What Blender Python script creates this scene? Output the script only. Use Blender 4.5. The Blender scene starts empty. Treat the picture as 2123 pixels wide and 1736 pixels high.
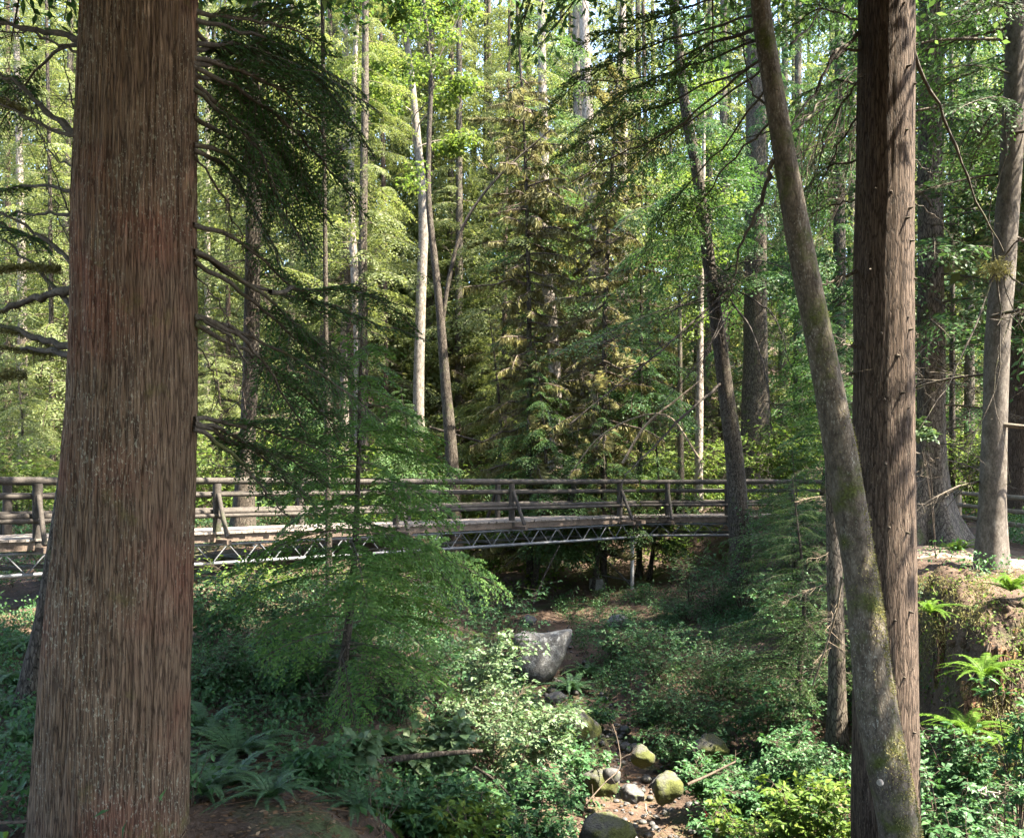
import bpy, math, random
import numpy as np
from mathutils import Vector

# ------------------------------------------------------------------ scene, camera, light
S = bpy.context.scene
COL = S.collection
RNG = np.random.default_rng(7)
random.seed(7)

F = 1840.0            # focal length in reference pixels (reference picture 2123 x 1736)
CX, HZ = 1061.5, 1000.0   # optical centre column, horizon row

cam_d = bpy.data.cameras.new('camera')
cam = bpy.data.objects.new('camera', cam_d); COL.objects.link(cam)
cam.location = (0, 0, 0); cam.rotation_euler = (math.radians(90), 0, 0)
cam_d.sensor_width = 36.0
cam_d.lens = 36.0 * F / 2123.0
cam_d.shift_y = (HZ - 868.0) / 2123.0
cam_d.clip_start = 0.05; cam_d.clip_end = 2000
S.camera = cam

SUN_EL, SUN_AZ = math.radians(58), math.radians(109)     # azimuth clockwise from +Y (view direction)
sun_dir = Vector((math.sin(SUN_AZ)*math.cos(SUN_EL), math.cos(SUN_AZ)*math.cos(SUN_EL), math.sin(SUN_EL)))
w = bpy.data.worlds.new('World'); S.world = w; w.use_nodes = True
nt = w.node_tree; nt.nodes.clear()
sky = nt.nodes.new('ShaderNodeTexSky'); sky.sky_type = 'NISHITA'; sky.sun_disc = False
sky.sun_elevation = SUN_EL; sky.sun_rotation = SUN_AZ
sky.air_density = 1.0; sky.dust_density = 2.0; sky.ozone_density = 1.0
bg = nt.nodes.new('ShaderNodeBackground'); bg.inputs['Strength'].default_value = 0.12
wo = nt.nodes.new('ShaderNodeOutputWorld')
nt.links.new(sky.outputs[0], bg.inputs['Color']); nt.links.new(bg.outputs[0], wo.inputs['Surface'])

sl = bpy.data.lights.new('sun', 'SUN'); sl.energy = 4.6; sl.angle = math.radians(0.53); sl.color = (1.0, 0.91, 0.74)
so = bpy.data.objects.new('sun', sl); COL.objects.link(so)
so.rotation_euler = (-sun_dir).to_track_quat('-Z', 'Y').to_euler()

S.view_settings.view_transform = 'Standard'; S.view_settings.look = 'None'
S.view_settings.exposure = 3.35; S.view_settings.gamma = 1.0
S.render.engine = 'CYCLES'
cy = S.cycles
cy.max_bounces = 7; cy.diffuse_bounces = 5; cy.glossy_bounces = 2; cy.transmission_bounces = 5
cy.transparent_max_bounces = 4; cy.volume_bounces = 0
cy.caustics_reflective = False; cy.caustics_refractive = False
cy.sample_clamp_indirect = 6.0
cy.use_denoising = True
try:
    cy.denoiser = 'OPENIMAGEDENOISE'; cy.denoising_input_passes = 'RGB_ALBEDO_NORMAL'
except Exception: pass

# ------------------------------------------------------------------ maths helpers
def D(px, py, Y):
    return np.array([(px-CX)/F*Y, Y, (HZ-py)/F*Y])

def sm(a, b, x):
    t = np.clip((x-a)/(b-a), 0, 1); return t*t*(3-2*t)

def _hash(i, j, k):
    h = (i.astype(np.int64)*374761393 + j.astype(np.int64)*668265263 + k.astype(np.int64)*2147483647) & 0xffffffff
    h = ((h ^ (h >> 13))*1274126177) & 0xffffffff
    h = ((h ^ (h >> 16))*2246822519) & 0xffffffff
    return ((h ^ (h >> 15)) & 0xffff)/65535.0

def noise(x, y, z=0.0):
    x, y, z = np.broadcast_arrays(np.asarray(x, float), np.asarray(y, float), np.asarray(z, float))
    xi, yi, zi = np.floor(x), np.floor(y), np.floor(z)
    u, v, t = x-xi, y-yi, z-zi
    u, v, t = u*u*(3-2*u), v*v*(3-2*v), t*t*(3-2*t)
    r = 0
    for a in (0, 1):
        for b in (0, 1):
            for c in (0, 1):
                wgt = (u if a else 1-u)*(v if b else 1-v)*(t if c else 1-t)
                r = r + wgt*_hash(xi+a, yi+b, zi+c)
    return r*2-1

def fbm(x, y, z=0.0, o=4):
    r = 0; a = 1.0
    for i in range(o):
        r = r + a*noise(x*2**i+17*i, y*2**i+5*i, np.asarray(z)*2**i+3*i); a *= .5
    return r

def nrm(a):
    return a/np.maximum(np.linalg.norm(a, axis=-1, keepdims=True), 1e-9)

# ------------------------------------------------------------------ mesh collector (quads only)
class Geo:
    def __init__(s): s.v = []; s.f = []; s.m = []; s.s = []; s.n = 0
    def add(s, v, f, mi=0, smooth=False):
        v = np.asarray(v, np.float32).reshape(-1, 3); f = np.asarray(f, np.int64).reshape(-1, 4)
        if not len(f): return
        s.v.append(v); s.f.append(f+s.n); s.n += len(v)
        s.m.append(np.full(len(f), mi, np.int32)); s.s.append(np.full(len(f), smooth, bool))
    def merge(s, o, M=None, t=None, mi=None):
        if not o.v: return
        v = np.concatenate(o.v); f = np.concatenate(o.f); m = np.concatenate(o.m); sm_ = np.concatenate(o.s)
        if M is not None: v = v @ np.asarray(M, np.float32).T
        if t is not None: v = v+np.asarray(t, np.float32)
        s.v.append(v.astype(np.float32)); s.f.append(f+s.n); s.n += len(v); s.m.append(m if mi is None else np.full(len(f), mi, np.int32)); s.s.append(sm_)
    def faces(s): return sum(len(f) for f in s.f)

def build(name, g, mats, parent=None, base=(0, 0, 0)):
    v = np.concatenate(g.v) - np.asarray(base, np.float32); f = np.concatenate(g.f)
    me = bpy.data.meshes.new(name)
    me.vertices.add(len(v)); me.vertices.foreach_set('co', v.astype(np.float32).ravel())
    me.loops.add(len(f)*4); me.loops.foreach_set('vertex_index', f.astype(np.int32).ravel())
    me.polygons.add(len(f)); me.polygons.foreach_set('loop_start', np.arange(0, len(f)*4, 4, dtype=np.int32))
    me.polygons.foreach_set('material_index', np.concatenate(g.m)); me.polygons.foreach_set('use_smooth', np.concatenate(g.s))
    for m in (mats if isinstance(mats, (list, tuple)) else [mats]): me.materials.append(m)
    me.update(calc_edges=True)
    o = bpy.data.objects.new(name, me); COL.objects.link(o)
    if parent is not None: o.parent = parent
    else: o.location = base
    return o

def thing(name, label, cat, loc, group=None):
    o = bpy.data.objects.new(name, None); COL.objects.link(o); o.empty_display_size = .2
    o.location = tuple(float(c) for c in loc); o['label'] = label; o['category'] = cat
    if group: o['group'] = group
    return o

def tag(o, label, cat, group=None, kind=None):
    if label: o['label'] = label
    if cat: o['category'] = cat
    if group: o['group'] = group
    if kind: o['kind'] = kind
    return o

# ------------------------------------------------------------------ primitive geometry
def tube(g, P, R, k=8, mi=0, cap=True, disp=None):
    P = np.asarray(P, float); n = len(P); R = np.broadcast_to(np.asarray(R, float), (n,))
    T = np.gradient(P, axis=0); T = nrm(T)
    mT = nrm(T.mean(0)); ref = np.array([1., 0, 0]) if abs(mT[0]) < .7 else np.array([0, 1., 0])
    A = nrm(np.cross(T, ref)); B = np.cross(T, A)
    th = np.arange(k)*2*math.pi/k
    rr = R[:, None]*np.ones((1, k))
    if disp is not None: rr = rr + disp(P, th)
    V = P[:, None]+rr[..., None]*(np.cos(th)[None, :, None]*A[:, None]+np.sin(th)[None, :, None]*B[:, None])
    i = np.arange(n-1)[:, None]*k; j = np.arange(k)[None]; j2 = (j+1) % k
    f = np.stack([i+j, i+j2, i+k+j2, i+k+j], -1).reshape(-1, 4)
    g.add(V.reshape(-1, 3), f, mi, True)
    if cap:
        for e in (0, n-1):
            c = V[e]; cv = np.concatenate([c, c.mean(0, keepdims=True)])
            q = [[j, (j+1) % k, (j+2) % k, k] for j in range(0, k-1, 2)]
            g.add(cv, q, mi, False)

def sticks(g, P0, P1, r0, r1, mi=0):
    """many thin three-sided twigs at once"""
    P0 = np.atleast_2d(P0).astype(float); P1 = np.atleast_2d(P1).astype(float); n = len(P0)
    if n == 0: return
    T = nrm(P1-P0); ref = np.where(np.abs(T[:, 2:3]) < .8, np.array([[0, 0, 1.]]), np.array([[1., 0, 0]]))
    A = nrm(np.cross(T, ref)); B = np.cross(T, A)
    r0 = np.broadcast_to(np.asarray(r0, float), (n,)); r1 = np.broadcast_to(np.asarray(r1, float), (n,))
    th = np.arange(3)*2*math.pi/3
    o = np.cos(th)[None, :, None]*A[:, None]+np.sin(th)[None, :, None]*B[:, None]
    V = np.concatenate([P0[:, None]+r0[:, None, None]*o, P1[:, None]+r1[:, None, None]*o], 1)
    q = np.array([[0, 1, 4, 3], [1, 2, 5, 4], [2, 0, 3, 5]])
    f = (np.arange(n)[:, None, None]*6+q[None]).reshape(-1, 4)
    g.add(V.reshape(-1, 3), f, mi, True)

def leaves(g, P, d, N, L, W, mi=0, fold=0.0, wide=.42):
    """pointed leaves: base P, direction d, normal N, length L, full width W"""
    n = len(P)
    if n == 0: return
    d = nrm(d); Sd = nrm(np.cross(d, N)); N = np.cross(Sd, d)
    L = np.broadcast_to(np.asarray(L, float), (n,))[:, None]; W = np.broadcast_to(np.asarray(W, float), (n,))[:, None]/2
    if fold == 0:
        V = np.stack([P, P+d*L*wide+Sd*W, P+d*L, P+d*L*wide-Sd*W], 1)
        f = (np.arange(n)[:, None]*4+np.arange(4)[None])
    else:
        V = np.stack([P, P+d*L*wide+Sd*W+N*W*fold, P+d*L-N*L*.12, P+d*L*wide-Sd*W+N*W*fold, P+d*L*.55], 1)
        f = (np.arange(n)[:, None, None]*5+np.array([[0, 1, 2, 4], [0, 4, 2, 3]])[None]).reshape(-1, 4)
    g.add(V.reshape(-1, 3), f, mi, False)

def box(g, c, ax, hs, mi=0):
    """box centred at c with axes ax (3 unit rows) and half sizes hs"""
    c = np.asarray(c, float); ax = np.asarray(ax, float)
    s = np.array([[-1, -1, -1], [1, -1, -1], [1, 1, -1], [-1, 1, -1], [-1, -1, 1], [1, -1, 1], [1, 1, 1], [-1, 1, 1]], float)*np.asarray(hs, float)
    V = c+s @ ax
    g.add(V, [[0, 3, 2, 1], [4, 5, 6, 7], [0, 1, 5, 4], [1, 2, 6, 5], [2, 3, 7, 6], [3, 0, 4, 7]], mi)

def path(pts, n):
    """smooth path through control points"""
    pts = np.asarray(pts, float); m = len(pts)
    if m == 2:
        t = np.linspace(0, 1, n)[:, None]; return pts[0]*(1-t)+pts[1]*t
    u = np.concatenate([[0], np.cumsum(np.linalg.norm(np.diff(pts, axis=0), axis=1)+1e-6)])
    tt = np.linspace(0, u[-1], n)
    tg = np.gradient(pts, u, axis=0)
    i = np.clip(np.searchsorted(u, tt, side='right')-1, 0, m-2)
    h = (u[i+1]-u[i])[:, None]; s = ((tt-u[i])[:, None])/h
    return (2*s**3-3*s**2+1)*pts[i]+(s**3-2*s**2+s)*h*tg[i]+(-2*s**3+3*s**2)*pts[i+1]+(s**3-s**2)*h*tg[i+1]

# ------------------------------------------------------------------ materials
def newmat(name):
    m = bpy.data.materials.new(name); m.use_nodes = True; n = m.node_tree; n.nodes.clear()
    out = n.nodes.new('ShaderNodeOutputMaterial'); return m, n, out

def N_(nt, t, **kw):
    n = nt.nodes.new(t)
    for k, v in kw.items():
        if k in n.inputs: n.inputs[k].default_value = v
        else: setattr(n, k, v)
    return n

def ramp(nt, src, stops):
    r = nt.nodes.new('ShaderNodeValToRGB'); nt.links.new(src, r.inputs[0])
    e = r.color_ramp.elements
    while len(e) < len(stops): e.new(.5)
    for i, (p, c) in enumerate(stops):
        e[i].position = p; e[i].color = (*c, 1) if len(c) == 3 else c
    return r.outputs[0]

def mixc(nt, fac, a, b, mode='MIX'):
    m = nt.nodes.new('ShaderNodeMix'); m.data_type = 'RGBA'; m.blend_type = mode
    for s, sock in ((fac, m.inputs[0]), (a, m.inputs[6]), (b, m.inputs[7])):
        if isinstance(s, bpy.types.NodeSocket): nt.links.new(s, sock)
        elif isinstance(s, (int, float)): sock.default_value = s
        else: sock.default_value = (*s, 1)
    return m.outputs[2]

def leaf_mat(name, c0, c1, c2=None, trans=.4, gloss=.15, tcol=(1.15, 1.15, .65)):
    """leaf: colour differs from leaf to leaf; thin, lets light through"""
    m, n, out = newmat(name)
    geo = N_(n, 'ShaderNodeNewGeometry')
    st = [(0, c0), (.75, c1), (1, c2 or c1)]
    col = ramp(n, geo.outputs['Random Per Island'], st)
    tc = mixc(n, 1.0, col, tcol, 'MULTIPLY')
    p = N_(n, 'ShaderNodeBsdfPrincipled', Roughness=.5); n.links.new(col, p.inputs['Base Color'])
    p.inputs['Specular IOR Level'].default_value = gloss
    t = N_(n, 'ShaderNodeBsdfTranslucent'); n.links.new(tc, t.inputs['Color'])
    mx = N_(n, 'ShaderNodeMixShader'); mx.inputs[0].default_value = trans
    n.links.new(p.outputs[0], mx.inputs[1]); n.links.new(t.outputs[0], mx.inputs[2])
    n.links.new(mx.outputs[0], out.inputs[0]); return m

def bark_mat(name, dark, mid, light, sc=6.0, stretch=.14, bump=.5, bdist=.02, fleck=None, fleck_amt=.0, moss=None, moss_amt=0.0, cracks=1.0, red=None):
    m, n, out = newmat(name)
    tc = N_(n, 'ShaderNodeTexCoord')
    mp = N_(n, 'ShaderNodeMapping'); mp.inputs['Scale'].default_value = (sc, sc, sc*stretch)
    n.links.new(tc.outputs['Object'], mp.inputs[0])
    n1 = N_(n, 'ShaderNodeTexNoise', Scale=2.2, Detail=6.0, Roughness=.62); n.links.new(mp.outputs[0], n1.inputs['Vector'])
    n2 = N_(n, 'ShaderNodeTexNoise', Scale=8.0, Detail=5.0, Roughness=.6); n.links.new(mp.outputs[0], n2.inputs['Vector'])
    # narrow dark fissures
    vo = N_(n, 'ShaderNodeTexVoronoi', feature='DISTANCE_TO_EDGE', Scale=2.4)
    ds = mixc(n, .35, mp.outputs[0], n1.outputs['Color'], 'ADD'); n.links.new(ds, vo.inputs['Vector'])
    cr = ramp(n, vo.outputs['Distance'], [(0, (0, 0, 0)), (.13, (1, 1, 1))])
    col = ramp(n, n1.outputs['Fac'], [(.28, dark), (.5, mid), (.74, light)])
    fine = ramp(n, n2.outputs['Fac'], [(.3, (.62, .62, .62)), (.7, (1.25, 1.25, 1.25))])
    col = mixc(n, 1.0, col, fine, 'MULTIPLY')
    big = N_(n, 'ShaderNodeTexNoise', Scale=1.3, Detail=3.0); n.links.new(tc.outputs['Object'], big.inputs['Vector'])
    if red:
        rf = ramp(n, big.outputs['Fac'], [(.5, (0, 0, 0)), (.68, (.75, .75, .75))]); col = mixc(n, rf, col, red)
    crk = mixc(n, cracks, (1, 1, 1), cr)
    dk = mixc(n, 1.0, col, (.20, .18, .17), 'MULTIPLY')
    col = mixc(n, crk, dk, col)
    if fleck:
        mp2 = N_(n, 'ShaderNodeMapping'); mp2.inputs['Scale'].default_value = (1, 1, .45); n.links.new(tc.outputs['Object'], mp2.inputs[0])
        n3 = N_(n, 'ShaderNodeTexNoise', Scale=62.0, Detail=3.0, Roughness=.7); n.links.new(mp2.outputs[0], n3.inputs['Vector'])
        n4 = N_(n, 'ShaderNodeTexNoise', Scale=2.6, Detail=4.0); n.links.new(mp2.outputs[0], n4.inputs['Vector'])
        a = ramp(n, n3.outputs['Fac'], [(.56, (0, 0, 0)), (.66, (1, 1, 1))]); b = ramp(n, n4.outputs['Fac'], [(.40, (0, 0, 0)), (.62, (1, 1, 1))])
        fm = mixc(n, 1.0, a, b, 'MULTIPLY'); fm = mixc(n, 1.0, fm, (fleck_amt,)*3, 'MULTIPLY')
        col = mixc(n, fm, col, fleck)
    if moss:
        n5 = N_(n, 'ShaderNodeTexNoise', Scale=3.0, Detail=6.0, Roughness=.65); n.links.new(tc.outputs['Object'], n5.inputs['Vector'])
        lo = .62-.35*moss_amt
        mf = ramp(n, n5.outputs['Fac'], [(lo, (0, 0, 0)), (lo+.16, (1, 1, 1))])
        n6 = N_(n, 'ShaderNodeTexNoise', Scale=45.0, Detail=3.0); n.links.new(tc.outputs['Object'], n6.inputs['Vector'])
        mc = ramp(n, n6.outputs['Fac'], [(.3, tuple(c*.45 for c in moss)), (.7, tuple(c*1.35 for c in moss))])
        col = mixc(n, mf, col, mc)
    p = N_(n, 'ShaderNodeBsdfPrincipled', Roughness=.9); n.links.new(col, p.inputs['Base Color'])
    p.inputs['Specular IOR Level'].default_value = .2
    hgt = mixc(n, .45, cr, n2.outputs['Fac']); hgt = mixc(n, .4, hgt, n1.outputs['Fac'])
    bp = N_(n, 'ShaderNodeBump', Strength=bump, Distance=bdist); n.links.new(hgt, bp.inputs['Height'])
    n.links.new(bp.outputs[0], p.inputs['Normal']); n.links.new(p.outputs[0], out.inputs[0]); return m

def rough_mat(name, stops, scale=5.0, rough=.85, bump=.3, bdist=.02, metal=0.0, second=None, s2=3.0, th=(.5, .6), fine=40.0, stretch=(1, 1, 1)):
    m, n, out = newmat(name)
    tc = N_(n, 'ShaderNodeTexCoord'); mp = N_(n, 'ShaderNodeMapping'); mp.inputs['Scale'].default_value = stretch
    n.links.new(tc.outputs['Object'], mp.inputs[0])
    a = N_(n, 'ShaderNodeTexNoise', Scale=scale, Detail=8.0, Roughness=.65); n.links.new(mp.outputs[0], a.inputs['Vector'])
    col = ramp(n, a.outputs['Fac'], stops)
    f = N_(n, 'ShaderNodeTexNoise', Scale=fine, Detail=4.0, Roughness=.6); n.links.new(mp.outputs[0], f.inputs['Vector'])
    col = mixc(n, 1.0, col, ramp(n, f.outputs['Fac'], [(.3, (.6, .6, .6)), (.7, (1.35, 1.35, 1.35))]), 'MULTIPLY')
    if second:
        b = N_(n, 'ShaderNodeTexNoise', Scale=s2, Detail=6.0, Roughness=.65); n.links.new(tc.outputs['Object'], b.inputs['Vector'])
        mf = ramp(n, b.outputs['Fac'], [(th[0], (0, 0, 0)), (th[1], (1, 1, 1))])
        sc_ = ramp(n, f.outputs['Fac'], [(.3, tuple(c*.55 for c in second)), (.7, tuple(c*1.3 for c in second))])
        col = mixc(n, mf, col, sc_)
    p = N_(n, 'ShaderNodeBsdfPrincipled', Roughness=rough, Metallic=metal); n.links.new(col, p.inputs['Base Color'])
    p.inputs['Specular IOR Level'].default_value = .3
    bp = N_(n, 'ShaderNodeBump', Strength=bump, Distance=bdist); n.links.new(mixc(n, .5, a.outputs['Fac'], f.outputs['Fac']), bp.inputs['Height'])
    n.links.new(bp.outputs[0], p.inputs['Normal']); n.links.new(p.outputs[0], out.inputs[0]); return m

M = {}
M['cedar_bark'] = bark_mat('cedar_bark', (.078, .050, .033), (.145, .096, .062), (.205, .146, .097), cracks=.8, sc=24, stretch=.05, bump=1.0, bdist=.02, fleck=(.34, .33, .25), fleck_amt=.7, red=(.165, .070, .045), moss=(.115, .095, .035), moss_amt=.06)
M['brown_bark'] = bark_mat('brown_bark', (.040, .028, .021), (.085, .060, .045), (.14, .105, .082), cracks=.85, sc=16, stretch=.11, bump=.9, bdist=.025, fleck=(.30, .26, .20), fleck_amt=.3)
M['mossy_bark'] = bark_mat('mossy_bark', (.045, .036, .026), (.10, .08, .06), (.18, .155, .12), sc=7, stretch=.5, bump=.6, bdist=.015, moss=(.065, .075, .018), moss_amt=.32, cracks=.25, fleck=(.4, .39, .33), fleck_amt=.5)
M['grey_bark'] = bark_mat('grey_bark', (.042, .035, .028), (.098, .082, .066), (.175, .15, .125), sc=8, stretch=.3, bump=.6, bdist=.02, moss=(.07, .085, .03), moss_amt=.15)
M['dark_bark'] = bark_mat('dark_bark', (.022, .018, .014), (.06, .048, .038), (.13, .11, .09), sc=9, stretch=.3, bump=.6, bdist=.02, fleck=(.25, .25, .21), fleck_amt=.5, moss=(.06, .07, .02), moss_amt=.1)
M['smooth_bark'] = bark_mat('smooth_bark', (.05, .041, .034), (.10, .085, .072), (.165, .145, .125), sc=5, stretch=.5, bump=.3, bdist=.01, cracks=.12, fleck=(.3, .3, .27), fleck_amt=.4)
M['pale_bark'] = bark_mat('pale_bark', (.11, .09, .075), (.26, .22, .19), (.40, .35, .31), sc=6, stretch=.3, bump=.5, bdist=.02, cracks=.5)
M['white_bark'] = bark_mat('white_bark', (.07, .06, .05), (.19, .165, .14), (.30, .27, .24), sc=5, stretch=.45, bump=.4, bdist=.015, cracks=.45)
M['twig'] = rough_mat('twig', [(.3, (.035, .026, .019)), (.7, (.10, .075, .055))], bump=.1)
M['dead_twig'] = rough_mat('dead_twig', [(.3, (.10, .075, .05)), (.7, (.24, .19, .135))], bump=.1)
M['dark_branch'] = rough_mat('dark_branch', [(.3, (.038, .030, .023)), (.7, (.10, .082, .062))], bump=.3, second=(.06, .065, .02), th=(.55, .68))
M['limb'] = rough_mat('limb', [(.3, (.016, .012, .010)), (.7, (.045, .035, .027))], bump=.3)
M['moss_branch'] = rough_mat('moss_branch', [(.3, (.05, .048, .02)), (.7, (.13, .13, .035))], bump=.5)
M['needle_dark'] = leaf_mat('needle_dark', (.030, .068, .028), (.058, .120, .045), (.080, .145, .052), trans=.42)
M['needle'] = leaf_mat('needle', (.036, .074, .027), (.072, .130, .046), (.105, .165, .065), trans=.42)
M['needle_lit'] = leaf_mat('needle_lit', (.09, .118, .046), (.15, .18, .075), (.215, .225, .115), trans=.5)  # paler needle copy: background sunshine put into the leaf colour
M['moss'] = leaf_mat('moss', (.12, .115, .05), (.21, .20, .09), (.28, .265, .13), trans=.4, gloss=.1, tcol=(1.1, 1.05, .7))
M['maple'] = leaf_mat('maple', (.070, .118, .028), (.115, .168, .042), (.18, .21, .07), trans=.5)
M['needle_fresh_lit'] = leaf_mat('needle_fresh_lit', (.052, .115, .028), (.095, .185, .045), (.14, .22, .06), trans=.4)  # fresh green, lightened further in place of sun on the young hemlock
M['shrub'] = leaf_mat('shrub', (.030, .080, .030), (.055, .130, .048), (.085, .17, .062), trans=.35, gloss=.3)
M['shrub_pale'] = leaf_mat('shrub_pale', (.055, .10, .040), (.10, .165, .075), (.17, .215, .11), trans=.35, gloss=.5)
M['shrub_yellow'] = leaf_mat('shrub_yellow', (.055, .10, .020), (.10, .165, .03), (.16, .20, .04), trans=.42)
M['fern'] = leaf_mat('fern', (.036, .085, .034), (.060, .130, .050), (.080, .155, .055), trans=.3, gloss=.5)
M['fern_lit'] = leaf_mat('fern_lit', (.06, .12, .018), (.09, .17, .024), (.12, .19, .03), trans=.5)  # yellower copy of fern for sunlit fronds, sunlight put into its colour
M['litter'] = leaf_mat('litter', (.05, .03, .018), (.13, .075, .04), (.22, .15, .09), trans=.05, gloss=.1)
M['soil'] = rough_mat('soil', [(.25, (.024, .016, .011)), (.5, (.060, .038, .026)), (.75, (.115, .078, .055))], scale=2.2, bump=.9, bdist=.06, second=(.05, .065, .02), s2=.9, th=(.52, .64), fine=22)
M['trail'] = rough_mat('trail', [(.3, (.15, .105, .08)), (.7, (.28, .205, .16))], scale=3, bump=.6, bdist=.02, fine=30)
M['rock'] = rough_mat('rock', [(.25, (.05, .046, .043)), (.5, (.10, .098, .096)), (.8, (.165, .163, .16))], scale=3.5, bump=.8, bdist=.04, second=(.21, .21, .205), s2=7, th=(.54, .57), fine=30)
M['rock_moss'] = rough_mat('rock_moss', [(.3, (.035, .034, .033)), (.7, (.105, .10, .098))], scale=4, bump=.8, bdist=.03, second=(.055, .062, .014), s2=2.2, th=(.42, .56), fine=45)
M['cobble'] = rough_mat('cobble', [(.3, (.035, .034, .035)), (.7, (.095, .091, .089))], scale=4, rough=.7, bump=.3, second=(.07, .085, .03), s2=3, th=(.58, .7), fine=25)
M['log_wood'] = rough_mat('log_wood', [(.3, (.026, .022, .020)), (.7, (.070, .060, .052))], scale=4, bump=.5, bdist=.01, second=(.04, .05, .02), s2=1.5, th=(.58, .72), fine=30, stretch=(1, 1, 1))
M['deck_wood'] = rough_mat('deck_wood', [(.3, (.12, .10, .09)), (.7, (.24, .21, .19))], scale=3, bump=.4, bdist=.008, fine=35)
M['fascia'] = rough_mat('fascia', [(.3, (.07, .05, .04)), (.7, (.16, .12, .095))], scale=3, bump=.4, bdist=.008)
M['steel'] = rough_mat('steel', [(.3, (.09, .093, .10)), (.7, (.17, .175, .19))], scale=4, rough=.5, bump=.05, metal=.25, second=(.12, .085, .06), s2=4, th=(.66, .75))
M['steel_lit'] = rough_mat('steel_lit', [(.3, (.26, .26, .27)), (.7, (.42, .42, .43))], scale=4, rough=.6, bump=.05, second=(.14, .10, .07), s2=4, th=(.66, .75))  # near pier pipe: sun on the steel put into a paler colour
M['concrete'] = rough_mat('concrete', [(.3, (.16, .15, .135)), (.7, (.30, .28, .26))], scale=6, bump=.4, second=(.06, .075, .03), s2=4, th=(.6, .7))
M['fence_wood'] = rough_mat('fence_wood', [(.3, (.13, .10, .075)), (.7, (.30, .24, .18))], scale=4, bump=.4)
M['red_tape'] = rough_mat('red_tape', [(.3, (.55, .02, .05)), (.7, (.7, .03, .08))], bump=.05)
M['fungus'] = rough_mat('fungus', [(.3, (.22, .19, .15)), (.7, (.34, .30, .25))], scale=10, bump=.2)
M['stump_wood'] = bark_mat('stump_wood', (.05, .028, .018), (.17, .085, .05), (.30, .165, .095), sc=10, stretch=.2, bump=.8, bdist=.03, moss=(.09, .10, .02), moss_amt=.22)
m_, n_, o_ = newmat('water'); p_ = N_(n_, 'ShaderNodeBsdfPrincipled', Roughness=.08); p_.inputs['Base Color'].default_value = (.012, .014, .012, 1); n_.links.new(p_.outputs[0], o_.inputs[0]); M['water'] = m_

# ------------------------------------------------------------------ ground
def cxf(y): return np.interp(y, [-6, 4, 10, 12.5, 15, 17, 21, 26, 35, 60, 120], [7, 3.6, 2.1, 1.96, 2.4, 2.1, .95, .75, -.5, -4, -9])
def bedf(y): return np.interp(y, [-6, 4, 12.5, 18, 21, 26, 35, 60], [-5.3, -5.2, -5.0, -4.98, -4.75, -4.1, -3.3, -1.6])
def edgef(y): return np.interp(y, [-6, 7, 9, 12.5, 16, 20, 25, 30, 34, 40, 60], [5.6, 5.6, 5.7, 6.1, 6.6, 6.8, 7.3, 7.6, 6.5, 4.0, 1])

def ground(x, y, detail=True):
    x = np.asarray(x, float); y = np.asarray(y, float)
    cx, bed = cxf(y), bedf(y); dl = cx-x; dr = x-cx
    PL = np.interp(y, [-8, 0, 5, 10, 14, 18, 24, 40, 60], [-1.7, -1.7, -2.55, -2.9, -2.75, -2.5, -1.45, -.9, -.4])
    wl = np.interp(y, [0, 14, 20, 26, 40], [4.6, 4.8, 5.0, 4.2, 3.5])
    hl = bed+(PL-bed)*sm(.8, 1, np.clip((dl-.8)/(wl-.8), 0, 1)*.2+.8)*1.0+.03*np.clip(dl-wl, 0, 40)
    PR = np.interp(y, [-8, 20, 28, 40, 60], [-1.55, -1.5, -1.25, -.9, -.3])
    ed = edgef(y); wr = np.interp(y, [0, 13, 16, 20, 30], [.9, .9, 1.4, 2.2, 2.4])
    low = bed+np.interp(y, [20, 26, 31, 36], [.30, .13, .13, .3])*np.clip(dr-.6, 0, 6)
    fr = sm(0, 1, (y-9.75-.5*noise(x*1.1, 3.3)-.12*np.clip(8-x, 0, 2))/2.3)
    hr = low+(PR-low)*sm(0, 1, (x-(ed-wr*.5))/wr)*fr+.02*np.clip(x-ed, 0, 30)
    h = np.where(dl > 0, hl, np.minimum(hr, np.maximum(PR, hr)))
    h = h+.33*np.clip(y-46, 0, 75)
    if detail:
        h = h+.13*fbm(x*.55, y*.55, 1.3, 3)+.05*fbm(x*2.3, y*2.3, 4.1, 3)+.03*fbm(x*6, y*6, 2.1, 2)
        bank = np.clip(np.exp(-((x-ed)/.9)**2)+np.exp(-((y-10.9)/.8)**2)*sm(5.5, 6.5, x), 0, 1)*sm(7, 9, y)*(1-sm(17, 20, y))
        h = h+bank*(.34*fbm(x*1.5, y*1.5, 2.2, 4)-.16*np.abs(noise(x*3.1, y*3.1, 7.7)))
    return h

def gz(x, y): return float(ground(np.array([x]), np.array([y]))[0])

def axis(segs):
    out = []
    for a, b, st in segs: out.append(np.arange(a, b, st))
    return np.concatenate(out+[[segs[-1][1]]])
gx = axis([(-300, -60, 30), (-60, -20, 2), (-20, -9, .35), (-9, 11, .11), (11, 22, .35), (22, 60, 2), (60, 300, 30)])
gy = axis([(-60, 0, 6), (0, 5, .3), (5, 11, .07), (11, 22, .11), (22, 34, .2), (34, 60, .6), (60, 130, 3), (130, 400, 30)])
X, Yg = np.meshgrid(gx, gy); Zg = ground(X, Yg)
g = Geo(); nx, ny = len(gx), len(gy)
i = np.arange(ny-1)[:, None]*nx+np.arange(nx-1)[None]
g.add(np.stack([X, Yg, Zg], -1), np.stack([i, i+1, i+nx+1, i+nx], -1), 0, True)
tag(build('ground', g, M['soil']), None, None, kind='structure')

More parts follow.
